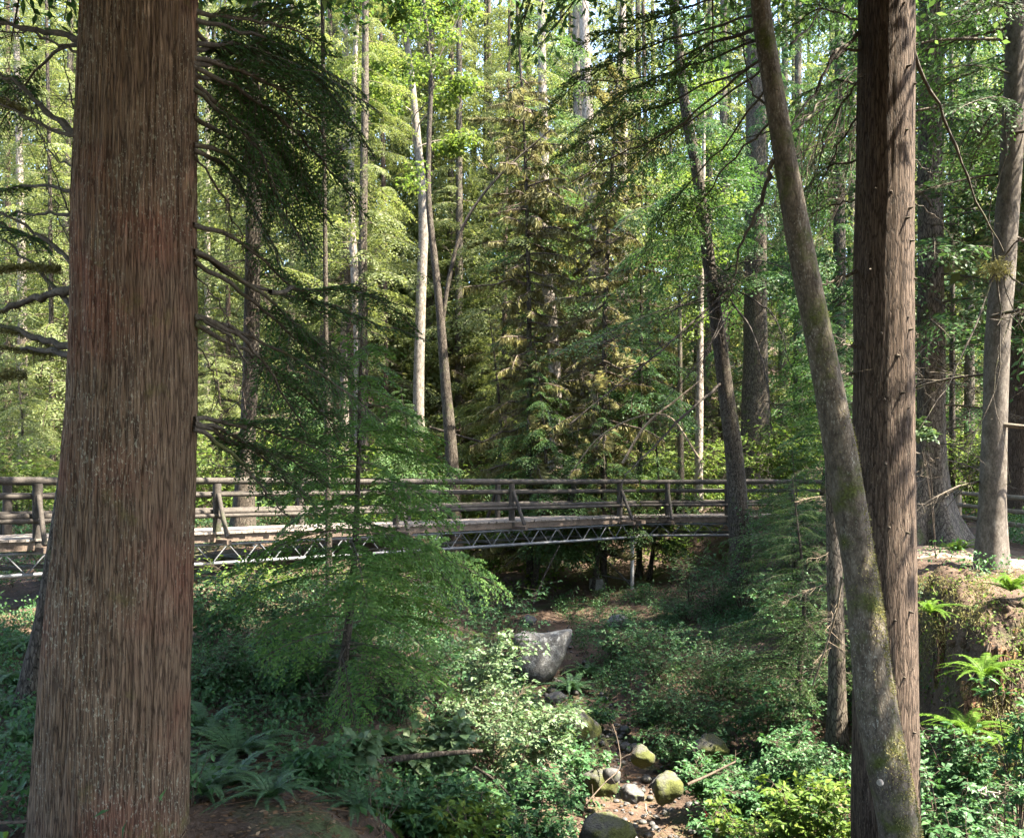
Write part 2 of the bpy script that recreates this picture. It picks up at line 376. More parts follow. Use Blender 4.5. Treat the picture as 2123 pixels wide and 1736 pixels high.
# trail: a trodden strip on the right bank that leads up to the bridge
tp = path([(14, 13.6), (10.2, 15.2), (8.7, 18.2), (9.6, 22), (11.6, 26), (11.6, 29), (10.2, 30)], 90)
tt_ = nrm(np.gradient(tp, axis=0)); sd = np.stack([-tt_[:, 1], tt_[:, 0]], -1)
us = np.linspace(-1, 1, 15)
wv = .95+.25*noise(np.arange(90)*.2, 3.3)
XY = tp[:, None]+sd[:, None]*(us[None, :, None]*wv[:, None, None])
TZ = ground(XY[..., 0], XY[..., 1])+.035*(1-us[None]**4)-.012
g = Geo(); i = np.arange(89)[:, None]*15+np.arange(14)[None]
g.add(np.concatenate([XY, TZ[..., None]], -1), np.stack([i, i+1, i+16, i+15], -1), 0, True)
tag(build('path', g, M['trail']), None, None, kind='structure')

# the little water left in the creek bed
ys = np.linspace(9, 26, 120); us = np.linspace(-1, 1, 9)
hw = .5+.2*noise(ys*.8, 1.1)
g = Geo(); XY = np.stack([cxf(ys)[:, None]+us[None]*hw[:, None], np.repeat(ys[:, None], 9, 1), np.repeat(bedf(ys)[:, None]-.13, 9, 1)], -1)
i = np.arange(119)[:, None]*9+np.arange(8)[None]
g.add(XY, np.stack([i, i+1, i+10, i+9], -1), 0, True)
tag(build('creek_water', g, M['water']), None, None, kind='structure')
# ------------------------------------------------------------------ bridge
A0 = np.array([-9.46, 16.4]); A1 = np.array([4.03, 28.5])
bd = (A1-A0)/np.linalg.norm(A1-A0)               # along the long span
A0 = A0-bd*5.0
bn = np.array([-bd[1], bd[0]])                    # across, away from the camera
WID = 1.75
B1 = np.array([10.2, 29.2]); bd2 = (B1-A1)/np.linalg.norm(B1-A1); bn2 = np.array([-bd2[1], bd2[0]])
ZD = -1.06
def p3(p, z): return np.array([p[0], p[1], z])
def on_px(px):
    """point of the near edge seen in picture column px"""
    k = (px-CX)/F
    t = (k*A0[1]-A0[0])/(bd[0]-k*bd[1]); return A0+bd*t
def on_px2(px):
    k = (px-CX)/F
    t = (k*A1[1]-A1[0])/(bd2[0]-k*bd2[1]); return A1+bd2*t
bridge = thing('footbridge', 'log railed wooden footbridge on a steel truss crossing the ravine behind the big cedar', 'footbridge', p3((A0+A1)/2, ZD))
bb = np.array(bridge.location)
def bpart(name, g, mat, label=None, parent=None):
    o = build(name, g, mat, parent or bridge, bb)
    if label: o['label'] = label
    return o
def ax3(d, n): return [[d[0], d[1], 0], [n[0], n[1], 0], [0, 0, 1]]
r_ = np.random.default_rng(3)
for (P, Q, d, n, corner) in ((A0, A1, bd, bn, False), (A1, B1, bd2, bn2, True)):
    L = np.linalg.norm(Q-P)
    g = Geo(); s = .07
    while s < L:
        wv_ = WID/2+.12+r_.uniform(-.02, .03)
        c = P+d*s+n*WID/2
        box(g, p3(c, ZD-.022+r_.uniform(-.004, .004)), ax3(d, n), (.066, wv_, .022)); s += .142
    bpart('deck', g, M['deck_wood'])
    for side in (0, 1):
        o = P+n*(WID*side)
        e = -1 if side == 0 else 1
        g = Geo(); box(g, p3(o+d*L/2+n*(.02*e), ZD-.135), ax3(d, n), (L/2, .045, .085)); bpart('stringer', g, M['fascia'])
        # steel truss: chords and zigzag web
        lo = -.68 if not corner else -.64
        g = Geo(); q = np.linspace(0, L, 30)
        tube(g, [p3(o+d*t, ZD-.27) for t in q], .032, 8); bpart('top_chord', g, M['steel'])
        g = Geo(); tube(g, [p3(o+d*t, ZD+lo) for t in q], .042, 8); bpart('bottom_chord', g, M['steel'])
        nv = int(L/.36); t = np.linspace(0.02, L-.02, nv*2//2+1)
        za = np.where(np.arange(len(t)) % 2 == 0, ZD-.27, ZD+lo)
        W_ = np.array([[*(o+d*a), z] for a, z in zip(t, za)])
        g = Geo()
        for a, b in zip(W_[:-1], W_[1:]): tube(g, [a, b], .015, 5, cap=False)
        bpart('web_bracing', g, M['steel'])
        # rails: round logs
        for z, r, inn in ((.03, .075, 0), (-.26, .055, .08), (-.64, .058, .08), (-.72, .045, -.07)):
            if z == -.72 and side == 1: continue
            q = np.linspace(-.05 if not corner else .1, L-.02, 40)
            pp = np.array([p3(o+d*t+n*(inn if side == 0 else -inn), z) for t in q]); pp[:, 2] += .012*noise(q*.5, z*9, side); 
            g = Geo(); tube(g, pp, r*(1+.08*noise(q*.9, z*5+1, side)), 12); bpart('rail', g, M['log_wood'])
    g = Geo()
    for t in np.arange(.5, L, 1.9):                      # cross beams under the deck
        tube(g, [p3(P+d*t, ZD-.33), p3(P+d*t+n*WID, ZD-.33)], .03, 6)
        tube(g, [p3(P+d*t, ZD-.66), p3(P+d*t+n*WID, ZD-.66)], .025, 6)
        tube(g, [p3(P+d*t, ZD-.33), p3(P+d*min(t+1.9, L)+n*WID, ZD-.66)], .014, 5)
    bpart('cross_bracing', g, M['steel'])
def post(p, side, d, n, brace=True):
    e = -1 if side == 0 else 1
    o = p
    g = Geo(); q = np.linspace(ZD-.24, -.02, 6)
    tube(g, [p3(o, z) for z in q], .088*(1+.05*r_.normal(size=6)), 10); po = bpart('post', g, M['log_wood'])
    if brace:
        f = o+n*e*.52
        g = Geo(); tube(g, path([p3(o+n*e*.07, -.24), p3(f, ZD-.10)], 5), .05, 8); bpart('brace', g, M['log_wood'], parent=po) if False else build('brace', g, M['log_wood'], po, bb)
        g = Geo(); box(g, p3(o+n*e*.27, ZD-.20), ax3(d, n), (.05, .34, .045)); build('outrigger', g, M['fascia'], po, bb)
for px in (-260, 78, 450, 821, 1061, 1285): post(on_px(px), 0, bd, bn)
for k in range(7): post(A0+bd*(2.2+k*3.3)+bn*WID, 1, bd, bn)
for px in (1384, 1508, 1640): post(on_px2(px), 0, bd2, bn2)
for t in (1.9, 3.9, 5.8): post(A1+bd2*t+bn2*WID, 1, bd2, bn2)
# pier: two steel pipes with bracing on concrete footings
pc = A1-bd*.12
near, farp = pc+bn*.12, pc+bn*(WID-.1)
zf = HZ and (HZ-1224)/F*28.4
for q in (near, farp):
    zb = zf if q is near else zf+.25
    g = Geo(); tube(g, [p3(q, ZD-.80), p3(q, zb+.0)], .062, 12); bpart('pier_column', g, M['steel_lit' if q is near else 'steel'])
    g = Geo(); box(g, p3(q, zb+.018), ax3(bd, bn), (.17, .17, .016)); bpart('base_plate', g, M['fascia'])
    g = Geo(); tube(g, [p3(q, zb-.9), p3(q, zb-.35), p3(q, zb-.04), p3(q, zb)], [.30, .27, .25, .24], 14); bpart('footing', g, M['concrete'])
    g = Geo()
    box(g, p3(q, ZD-.70), ax3(bd, bn), (.19, .10, .012)); box(g, p3(q, ZD-.86), ax3(bd, bn), (.16, .10, .012))
    for e in (-.12, 0, .12): box(g, p3(q+bd*e, ZD-.78), ax3(bd, bn), (.012, .06, .068))
    bpart('bearing', g, M['steel'])
for a, b in ((-.95, -.95), (zf+.30, zf+.40), (zf+.12, ZD-1.2)):
    g = Geo(); tube(g, [p3(near, a if a != -.95 else ZD-1.15), p3(farp, b if b != -.95 else ZD-1.15)], .02, 6); bpart('tie_rod', g, M['steel'])
g = Geo()
for e in (-.10, .0, .10):
    for s_ in (-1, 1): box(g, p3(pc+bd*(e)+bn*0.0-bn*.02, ZD-.48), ax3(bd, bn), (.012, .02, .21))
box(g, p3(pc+bn*(WID/2), ZD-.19), ax3(bd, bn), (.10, WID/2+.35, .05))
bpart('cap_beam', g, M['fascia'])
# low log abutment under the far end
g = Geo()
for k in range(3): tube(g, [p3(B1-bn2*.3+bd2*.1, ZD-.35-.2*k), p3(B1+bn2*2.0+bd2*.1, ZD-.35-.2*k)], .1, 10)
tag(build('abutment', g, M['log_wood'], bridge, bb), None, None)

# ------------------------------------------------------------------ log fence along the trail, far right
g0 = D(1985, 1040, 24); fb = (g0[0], g0[1], gz(g0[0], g0[1]))
fence = thing('log_fence', 'weathered log rail fence along the trail behind the right hand trunk', 'fence', fb)
fa, fe = np.array([D(1978, 0, 26)[0], 26.0]), np.array([D(2190, 0, 20.5)[0], 20.5])
for z, dz in ((-.28, -.12), (-.62, -.14), (-.95, -.15)):
    g = Geo(); tube(g, path([p3(fa, z), p3((fa+fe)/2, z+dz*.5-.02), p3(fe, z+dz)], 14), .06+.012*r_.normal(size=14)*.5, 9); build('rail', g, M['fence_wood'], fence, fb)
for t in (.05, .42, .8):
    q = fa*(1-t)+fe*t; g = Geo(); tube(g, [p3(q, gz(*q)-.2), p3(q, -.2-.12*t)], .09, 9); build('post', g, M['fence_wood'], fence, fb)
# ------------------------------------------------------------------ foliage builders
WOOD, LEAF, MOSS = 0, 1, 2

def spray(g, P, rng, t0=.12, wmax=.45, sec=.05, ter=.022, nl=.05, nw=.014, sag=.25, roll=0.0, r0=.012, wood=WOOD, leaf=LEAF, stems=True, main=True, k=5, jit=.3, prof=None, both=True):
    """conifer bough: a main axis P with side branchlets, each feathered with flat needle sprays"""
    P = np.asarray(P, float); n = len(P)
    u = np.concatenate([[0], np.cumsum(np.linalg.norm(np.diff(P, axis=0), axis=1))]); L = u[-1]
    if main: tube(g, P, np.linspace(r0, r0*.22, n), k, wood, cap=False)
    m = max(int(L*(1-t0)/sec), 4)
    t = t0+(1-t0)*(np.arange(m)+rng.uniform(0, .8, m))/m
    t = np.clip(t, 0, .995); s0 = t*L
    B = np.stack([np.interp(s0, u, P[:, c]) for c in range(3)], -1)
    Tg = nrm(np.gradient(P, axis=0)); T = nrm(np.stack([np.interp(s0, u, Tg[:, c]) for c in range(3)], -1))
    S = nrm(np.cross(T, [0, 0, 1.])); U = np.cross(S, T)
    cr, sr = math.cos(roll), math.sin(roll); S, U = S*cr+U*sr, U*cr-S*sr
    side = np.where(np.arange(m) % 2 == 0, 1., -1.)[:, None]
    a = np.radians(rng.uniform(42, 68, m))[:, None]
    d0 = nrm(T*np.cos(a)+S*side*np.sin(a)+U*rng.normal(0, .12, (m, 1)))
    if prof is None: pf = np.clip(np.minimum((t-t0)*3.2/(1-t0)+.25, 1), 0, 1)*np.clip((1-t)*2.0+.10, 0, 1)
    else: pf = prof(t)
    sl_ = wmax*pf*rng.uniform(.5, 1.1, m)
    # twig stems, two pieces
    def pos(b, d, l, s):
        return b+d*s[:, None]-np.array([0, 0, 1.])*(sag*s**2/np.maximum(l, .02))[:, None]
    if stems:
        mid = pos(B, d0, sl_, sl_*.5); end = pos(B, d0, sl_, sl_)
        sticks(g, B, mid, r0*.22, r0*.15, wood); sticks(g, mid, end, r0*.15, r0*.06, wood)
    k_ = np.maximum((sl_/ter).astype(int), 1); tot = k_.sum()
    idx = np.repeat(np.arange(m), k_); j = np.arange(tot)-np.repeat(np.cumsum(k_)-k_, k_)
    s = (j+rng.uniform(.2, 1, tot))/k_[idx]*sl_[idx]
    b, d, l = B[idx], d0[idx], sl_[idx]
    pp = pos(b, d, l, s)
    dd = nrm(d-np.array([0, 0, 1.])*(2*sag*s/np.maximum(l, .02))[:, None])
    Nn = nrm(np.cross(S*1.0, T)*-1.0)[idx]
    Nn = np.where(Nn[:, 2:3] < 0, -Nn, Nn)
    l2 = nrm(np.cross(Nn, dd)); sd2 = np.where(j % 2 == 0, 1., -1.)[:, None]
    b2 = np.radians(rng.uniform(25, 62, tot))[:, None]
    ld = nrm(dd*np.cos(b2)+l2*sd2*np.sin(b2)+rng.normal(0, .10, (tot, 3)))
    LL = nl*(1.25-.75*s/np.maximum(l, .02))*rng.uniform(.6, 1.25, tot)
    leaves(g, pp, ld, Nn+rng.normal(0, jit, (tot, 3)), LL, nw*rng.uniform(.8, 1.2, tot), leaf)

def rot_to(d, roll=0.0):
    """3x3 whose columns map x->d, z roughly up"""
    d = np.asarray(d, float)/np.linalg.norm(d); s = np.cross([0, 0, 1.], d); s = s/max(np.linalg.norm(s), 1e-6); u = np.cross(d, s)
    c, sn = math.cos(roll), math.sin(roll); s, u = s*c+u*sn, u*c-s*sn
    return np.stack([d, s, u], 1)

def make_bough(seed, L=1.0, droop=.25, rise=.1, **kw):
    rng = np.random.default_rng(seed); t = np.linspace(0, 1, 9)
    P = np.stack([t*L, .05*L*noise(t*2, seed*1.7), rise*L*t-droop*L*t*t], -1)
    g = Geo(); spray(g, P, rng, **kw); return g

# unit-length boughs at three levels of detail; 'hang' ones carry drooping moss
B_FINE = [make_bough(20+i, droop=.32, rise=.12, wmax=.38, sec=.024, ter=.017, nl=.042, nw=.0125, sag=.5, r0=.007, k=5, jit=.6) for i in range(6)]
B_MID = [make_bough(10+i, droop=.32, rise=.12, wmax=.40, sec=.030, ter=.024, nl=.062, nw=.020, sag=.6, r0=.008, k=4, jit=.6) for i in range(6)]
B_FAR = [make_bough(30+i, droop=.34, rise=.10, wmax=.42, sec=.025, ter=.021, nl=.064, nw=.0235, sag=.75, r0=.008, k=3, jit=.7, stems=False) for i in range(6)]
B_XFAR = [make_bough(40+i, droop=.34, rise=.10, wmax=.44, sec=.042, ter=.036, nl=.11, nw=.040, sag=.8, r0=.006, k=3, jit=.8, stems=False) for i in range(6)]
def moss_bough(seed):
    rng = np.random.default_rng(seed); t = np.linspace(0, 1, 10)
    P = np.stack([t, .12*noise(t*3, seed*1.3), .08*t-.25*t*t+.05*noise(t*4, seed*2.1)], -1)
    g = Geo(); tube(g, P, np.linspace(.020, .006, 10), 4, WOOD, cap=False)
    m = 26; tt = rng.uniform(.1, 1, m); B = np.stack([np.interp(tt, t, P[:, c]) for c in range(3)], -1)
    d = nrm(np.stack([rng.uniform(.1, 1, m), rng.choice([-1, 1], m)*rng.uniform(.4, 1, m), rng.uniform(-.5, .1, m)], -1)); l = .30*rng.uniform(.3, 1, m)*(1.1-tt)
    E = B+d*l[:, None]; sticks(g, B, E, .007, .003, WOOD)
    q = 220; i = rng.integers(0, m, q); f = rng.uniform(0, 1, q)[:, None]; pp = B[i]*(1-f)+E[i]*f
    q2 = 90; t2 = rng.uniform(.02, 1, q2); pp = np.concatenate([pp, np.stack([np.interp(t2, t, P[:, c]) for c in range(3)], -1)]); q += q2
    dn = nrm(np.stack([rng.normal(0, .35, q), rng.normal(0, .35, q), -np.ones(q)], -1))
    leaves(g, pp, dn, rng.normal(0, 1, (q, 3)), rng.uniform(.04, .17, q), rng.uniform(.014, .036, q), MOSS, wide=.3)
    return g
B_MOSS = [moss_bough(70+i) for i in range(4)]
def bare_bough(seed):
    rng = np.random.default_rng(seed); t = np.linspace(0, 1, 8)
    P = np.stack([t, .1*noise(t*3, seed*1.9), .05*t-.18*t*t], -1); g = Geo(); tube(g, P, np.linspace(.012, .003, 8), 4, WOOD, cap=False)
    m = 22; tt = rng.uniform(.12, 1, m); B = np.stack([np.interp(tt, t, P[:, c]) for c in range(3)], -1)
    d = nrm(np.stack([rng.uniform(.4, 1, m), rng.choice([-1, 1], m)*rng.uniform(.3, 1, m), rng.uniform(-.6, .1, m)], -1)); l = .42*rng.uniform(.3, 1, m)*(1.15-tt)
    E = B+d*l[:, None]; sticks(g, B, E, .005, .002, WOOD)
    q = 70; i = rng.integers(0, m, q); f = rng.uniform(.1, 1, q)[:, None]; b2 = B[i]*(1-f)+E[i]*f
    e2 = b2+nrm(d[i]+rng.normal(0, .5, (q, 3)))*rng.uniform(.05, .16, (q, 1)); sticks(g, b2, e2, .003, .0012, WOOD); return g
B_BARE = [bare_bough(90+i) for i in range(4)]

def put(g, tpl, p, d, L, roll=0.0, wide=1.0):
    g.merge(tpl, rot_to(d, roll)*np.array([[L, L*wide, L]]) @ np.eye(3), p)

def leaf_clump(g, C, rng, R, n, L, W, leaf=LEAF, flat=.5, fold=.15):
    """loose layered clump of broad leaves round centre C"""
    v = rng.normal(0, 1, (n, 3)); v = nrm(v)*(rng.uniform(0, 1, (n, 1))**.45)*R; v[:, 2] *= flat
    d = nrm(v*[1, 1, .3]+rng.normal(0, .4, (n, 3))*R-np.array([0, 0, .35])*R)
    N = np.array([0, 0, 1.])+rng.normal(0, .35, (n, 3))
    leaves(g, np.asarray(C)+v, d, N, L*rng.uniform(.6, 1.2, n), W*rng.uniform(.7, 1.15, n), leaf, fold)

# ------------------------------------------------------------------ trunks
def trunk_geo(P, R, k=14, amp=.05, flare=0.0, zg=None, ridge=0.0, nridge=9, seed=0, fr=2.0, lobes=5):
    g = Geo()
    def disp(Pp, th):
        z = Pp[:, 2][:, None]; c, s_ = np.cos(th)[None], np.sin(th)[None]
        r = np.interp(Pp[:, 2], np.asarray(P)[:, 2], R)[:, None]
        d = amp*r*noise(c*fr+seed*3.1, s_*fr, z*.9+seed)
        if ridge:
            rid = noise(c*nridge+seed, s_*nridge, z*.55+seed*2)+.6*noise(c*nridge*2.2, s_*nridge*2.2+seed, z*1.1)+.35*noise(c*nridge*4, s_*nridge*4+seed, z*3)
            d = d+ridge*(-np.abs(rid)**.7)
        if flare and zg is not None:
            f = np.exp(-np.clip(z-zg, 0, 9)/(r*2.2))
            d = d+flare*r*f*(1+.55*np.sin(th[None]*lobes+seed)+.25*np.sin(th[None]*(lobes+3)+seed*2))
        return d
    tube(g, P, R, k, 0, True, disp); return g

def trunk_line(pts, Y, top, zfoot=None, dY=None, taper=.6):
    """pts: (column, row, width) from top to bottom; returns world axis and radii from the ground up to height top"""
    w_ = [D(px, py, Y if dY is None else Y+dY*i) for i, (px, py, _) in enumerate(pts)]
    r = [wd/2/F*(Y if dY is None else Y+dY*i) for i, (_, _, wd) in enumerate(pts)]
    w_, r = w_[::-1], r[::-1]
    b = w_[0].copy(); zg = gz(b[0], b[1]) if zfoot is None else zfoot
    if b[2] > zg-.1:
        dn = (w_[0]-w_[1]); dn = dn/max(abs(dn[2]), .1); e = b+dn*(b[2]-zg)*1.0; e[2] = zg-.25
        e[0] = b[0]+(e[0]-b[0])*.5; e[1] = b[1]; w_ = [e]+w_; r = [r[0]*1.05]+r
    a = w_[-1]; rr = r[-1]
    if top > a[2]+.5:
        up = w_[-1]-w_[-2]; up = up/max(up[2], .1); up[:2] *= .5
        h = top-a[2]
        for f in (.35, .7, 1.0):
            w_.append(a+up*h*f*np.array([1-.5*f, 1, 1])); w_[-1][2] = a[2]+h*f; r.append(max(rr*(1-taper*1.5*f), .012))
    n = int(max(12, (w_[-1][2]-w_[0][2])*3)); P = path(w_, n)
    u = np.interp(P[:, 2], [q[2] for q in w_], r)
    return P, u, zg

def at_z(P, z): return np.array([np.interp(z, P[:, 2], P[:, c]) for c in range(3)])

def crown_boughs(g, P, R, rng, z0, z1, nb, L0, L1, tpls, pitch=(-.15, .15), az=None, wide=(.8, 1.2), roll=.35):
    ga = 2.39996; a0 = rng.uniform(0, 6)
    for i in range(nb):
        f = (i+rng.uniform(0, .9))/nb; z = z0+(z1-z0)*f
        p = at_z(P, z); a = a0+ga*i+rng.normal(0, .3)
        if az is not None: a = rng.uniform(*az)
        L = (L0+(L1-L0)*f)*rng.uniform(.55, 1.15)
        e = rng.uniform(*pitch)
        d = np.array([math.cos(a), math.sin(a), e])
        put(g, tpls[rng.integers(len(tpls))], p+d*np.interp(z, P[:, 2], R)*.6, d, L, rng.normal(0, roll), rng.uniform(*wide))

def add_tree(name, label, cat, P, R, zg, bark, crown=None, cmats=None, k=12, amp=.06, flare=.35, group=None, ridge=0.0, nridge=9, seed=0, fr=2.0, lobes=5, more=()):
    base = np.array([P[0][0], P[0][1], zg])
    t = thing(name, label, cat, base, group)
    build('trunk', trunk_geo(P, R, k, amp, flare, zg, ridge, nridge, seed, fr, lobes), M[bark], t, base)
    if crown is not None and crown.v: build('crown', crown, [M[c] for c in cmats], t, base)
    for (nm, gg, mats) in more:
        if gg.v: build(nm, gg, [M[c] for c in mats], t, base)
    return t
# ------------------------------------------------------------------ the three near trunks and their boughs
def bough_px(g, pts, Y0, Y1, rng, foliage=True, r0=.02, n=16, **kw):
    m = len(pts); P = path([D(px, py, Y0+(Y1-Y0)*i/(m-1)) for i, (px, py) in enumerate(pts)], n)
    P[1:-1] += rng.normal(0, .012, (n-2, 3))
    if foliage: spray(g, P, rng, r0=r0, **kw)
    else: tube(g, P, np.linspace(r0, r0*.3, n)*(1+.12*rng.normal(size=n)), 6, WOOD, cap=False)
    return P
def twigs_on(g, P, rng, n, L, mi=WOOD, r=.004, t0=.1, droop=.5, fork=3):
    u = np.linspace(0, 1, len(P)); t = rng.uniform(t0, 1, n); B = np.stack([np.interp(t, u, P[:, c]) for c in range(3)], -1)
    T = nrm(P[-1]-P[0]); d = nrm(T*rng.uniform(.2, 1, (n, 1))+rng.normal(0, .6, (n, 3))-np.array([0, 0, droop])*rng.uniform(0, 1, (n, 1)))
    l = L*rng.uniform(.3, 1, (n, 1)); E = B+d*l; sticks(g, B, E, r, r*.4, mi)
    q = n*fork; i = rng.integers(0, n, q); f = rng.uniform(.2, 1, (q, 1)); b = B[i]*(1-f)+E[i]*f
    e = b+nrm(d[i]+rng.normal(0, .5, (q, 3)))*l[i]*rng.uniform(.2, .6, (q, 1)); sticks(g, b, e, r*.5, r*.25, mi)

# A: the big cedar in front
rng = np.random.default_rng(11)
YA = 6.6
PA, RA, zA = trunk_line([(292, -60, 224), (291, 0, 226), (281, 400, 240), (274, 868, 260), (250, 1300, 285), (228, 1736, 314)], YA, 19, taper=.3)
PA = path(PA, 420); RA = np.interp(np.linspace(0, 1, 420), np.linspace(0, 1, len(RA)), RA)
near_kw = dict(wmax=.42, sec=.026, ter=.016, nl=.062, nw=.017, sag=.45, jit=.6)
mA = []     # boughs to the right
for pts, Y1, kw in [
    ([(400, 132), (520, 128), (650, 150), (790, 235)], 8.6, dict(wmax=.40, sag=.5)),
    ([(400, 138), (520, 200), (640, 300), (760, 450)], 7.8, dict(wmax=.40, sag=.5)),
    ([(400, 150), (480, 190), (590, 320), (690, 470)], 8.4, dict(wmax=.38, sag=.5)),
    ([(400, 300), (470, 320), (560, 400), (640, 530)], 7.6, dict(wmax=.36, sag=.55)),
    ([(400, 310), (470, 350), (540, 460), (600, 590)], 8.2, dict(wmax=.26, sag=.5)),
    ([(400, 185), (480, 250), (545, 330), (585, 430)], 7.1, dict(wmax=.30, sag=.5)),
    ([(400, 20), (500, 40), (600, 60), (700, 120)], 8.8, dict(wmax=.40, sag=.45)),
    ([(400, 100), (500, 105), (600, 140), (740, 290)], 9.2, dict(wmax=.44, sag=.55)),
    ([(400, 60), (480, 150), (560, 300), (640, 420)], 9.4, dict(wmax=.44, sag=.55)),
    ([(400, 120), (510, 150), (620, 220), (720, 350)], 8.0, dict(wmax=.42, sag=.6)), ([(400, 90), (520, 100), (660, 170), (780, 330)], 8.9, dict(wmax=.42, sag=.6)),
    ([(400, 170), (500, 260), (600, 380), (660, 520)], 8.7, dict(wmax=.40, sag=.6)), ([(400, 240), (480, 290), (570, 400), (650, 560)], 8.0, dict(wmax=.34, sag=.6)), ([(400, 40), (520, 70), (640, 120), (760, 200)], 9.3, dict(wmax=.44, sag=.5)),
    ([(402, 540), (520, 620), (640, 730), (700, 830)], 8.6, dict(wmax=.38, t0=.35, sag=.5)), ([(402, 670), (520, 740), (640, 830), (720, 930)], 8.9, dict(wmax=.38, t0=.3, sag=.5)), ([(402, 880), (500, 920), (600, 950), (680, 1010)], 8.4, dict(wmax=.36, t0=.15, sag=.4)),
    ([(400, 465), (480, 490), (600, 590), (720, 690)], 8.2, dict(wmax=.16, t0=.3, sag=.4)),
    ([(402, 520), (500, 580), (640, 690), (740, 800)], 8.0, dict(wmax=.34, t0=.42, sag=.4)),
    ([(402, 522), (520, 590), (700, 640), (885, 705)], 8.8, dict(wmax=.36, t0=.38, sag=.35)),
    ([(560, 605), (640, 600), (760, 610), (870, 690)], 8.9, dict(wmax=.30, t0=.2, sag=.3)),
    ([(402, 655), (500, 690), (640, 760), (800, 880)], 8.6, dict(wmax=.36, t0=.36, sag=.5)),
    ([(402, 658), (500, 700), (570, 790), (640, 900)], 7.9, dict(wmax=.30, t0=.42, sag=.6)),
    ([(402, 872), (480, 900), (560, 960), (660, 1060)], 7.8, dict(wmax=.34, t0=.15, sag=.4)),
    ([(402, 890), (470, 930), (540, 1010), (610, 1075)], 7.2, dict(wmax=.18, t0=.4, sag=.3)),
    ([(402, 868), (500, 880), (600, 910), (720, 960)], 9.0, dict(wmax=.36, t0=.15, sag=.4)),
]:
    k2 = dict(near_kw); k2.update(kw); k2['wmax'] *= 1.25; gg = Geo(); bough_px(gg, pts, YA, Y1, rng, r0=.021, roll=rng.uniform(-.9, .9), **k2); mA.append(('bough', gg, ['dark_branch', 'needle_dark']))
for pts, Y1, r in [([(402, 655), (470, 690), (510, 760), (495, 840)], 7.0, .012), ([(402, 560), (460, 640), (500, 720)], 7.2, .008), ([(402, 320), (470, 420), (520, 560)], 7.4, .010), ([(402, 700), (440, 770), (450, 850)], 7.0, .007)]:
    gg = Geo(); P_ = bough_px(gg, pts, YA, Y1, rng, False, r); twigs_on(gg, P_, rng, 14, .3); mA.append(('branch', gg, ['dark_branch']))
# boughs to the left, partly moss covered
for pts, Y1, kw in [
    ([(170, 400), (90, 385), (20, 392), (-60, 410)], 8.4, dict(wmax=.26, t0=.5, sag=.4)),
    ([(170, 442), (80, 440), (-40, 452)], 8.0, dict(wmax=.14, t0=.5, sag=.3)),
    ([(160, 560), (110, 510), (40, 480), (-50, 440)], 8.6, dict(wmax=.30, t0=.35, sag=.5)),
    ([(170, 300), (100, 230), (20, 170), (-60, 130)], 8.8, dict(wmax=.30, t0=.45, sag=.5)),
    ([(175, 90), (100, 120), (30, 200), (-20, 300)], 8.9, dict(wmax=.32, t0=.4, sag=.6)),
]:
    k2 = dict(near_kw); k2.update(kw); gg = Geo(); bough_px(gg, pts, YA, Y1, rng, r0=.017, roll=rng.uniform(-.9, .9), **k2); mA.append(('bough', gg, ['dark_branch', 'needle_dark']))
for pts, Y1, r, nt_ in [
    ([(175, 82), (100, 68), (0, 48), (-80, 30)], 7.6, .028, 10), ([(175, 110), (120, 92), (60, 70), (-40, 60)], 7.2, .014, 10),
    ([(170, 290), (110, 240), (40, 180), (-60, 110)], 7.4, .030, 14), ([(170, 288), (110, 270), (40, 235), (-40, 200)], 7.0, .018, 10),
    ([(160, 560), (120, 520), (60, 470), (-40, 420)], 7.0, .018, 10), ([(150, 640), (120, 600), (60, 540), (-30, 480)], 7.4, .022, 6),
    ([(152, 598), (90, 612), (0, 645), (-60, 660)], 7.2, .035, 6), ([(150, 720), (90, 700), (20, 680), (-50, 660)], 7.2, .032, 6),
    ([(150, 740), (80, 725), (-40, 715)], 7.6, .026, 8), ([(165, 350), (120, 330), (60, 250), (10, 200)], 7.8, .008, 12),
    ([(165, 250), (140, 170), (130, 90)], 7.2, .008, 10), ([(160, 480), (120, 380), (80, 260), (40, 170)], 7.5, .008, 14), ([(155, 520), (110, 420), (90, 320)], 8, .006, 14)]:
    gg = Geo(); P_ = bough_px(gg, pts, YA, Y1, rng, False, r); twigs_on(gg, P_, rng, nt_, .35, r=.004); mA.append(('branch', gg, ['dark_branch']))
# shaggy moss hanging on the left boughs
for pts, Y, th, n in [([(-20, 558), (60, 552), (126, 556)], 6.9, .045, 900), ([(152, 598), (90, 612), (0, 645)], 7.0, .018, 500), ([(-10, 680), (60, 695), (140, 738)], 7.0, .02, 500),
                      ([(-10, 205), (20, 215), (52, 228)], 7.1, .035, 500), ([(-20, 790), (20, 772), (52, 778)], 6.9, .05, 700), ([(-10, 715), (60, 728), (110, 735)], 7.3, .02, 350)]:
    mg = Geo(); mA.append(('moss', mg, ['moss_branch', 'moss']))
    P_ = path([D(a, b, Y) for a, b in pts], 20); tube(mg, P_, th*.5*(1+.2*rng.normal(size=20)), 7, 0, True)
    t = rng.uniform(0, 1, n); u = np.linspace(0, 1, 20); B = np.stack([np.interp(t, u, P_[:, c]) for c in range(3)], -1)+rng.normal(0, th*.35, (n, 3))
    dn = nrm(np.stack([rng.normal(0, .7, n), rng.normal(0, .7, n), -.55+rng.normal(0, .6, n)], -1))
    leaves(mg, B, dn, rng.normal(0, 1, (n, 3)), rng.uniform(.02, .07, n), rng.uniform(.006, .013, n), 1, wide=.3)
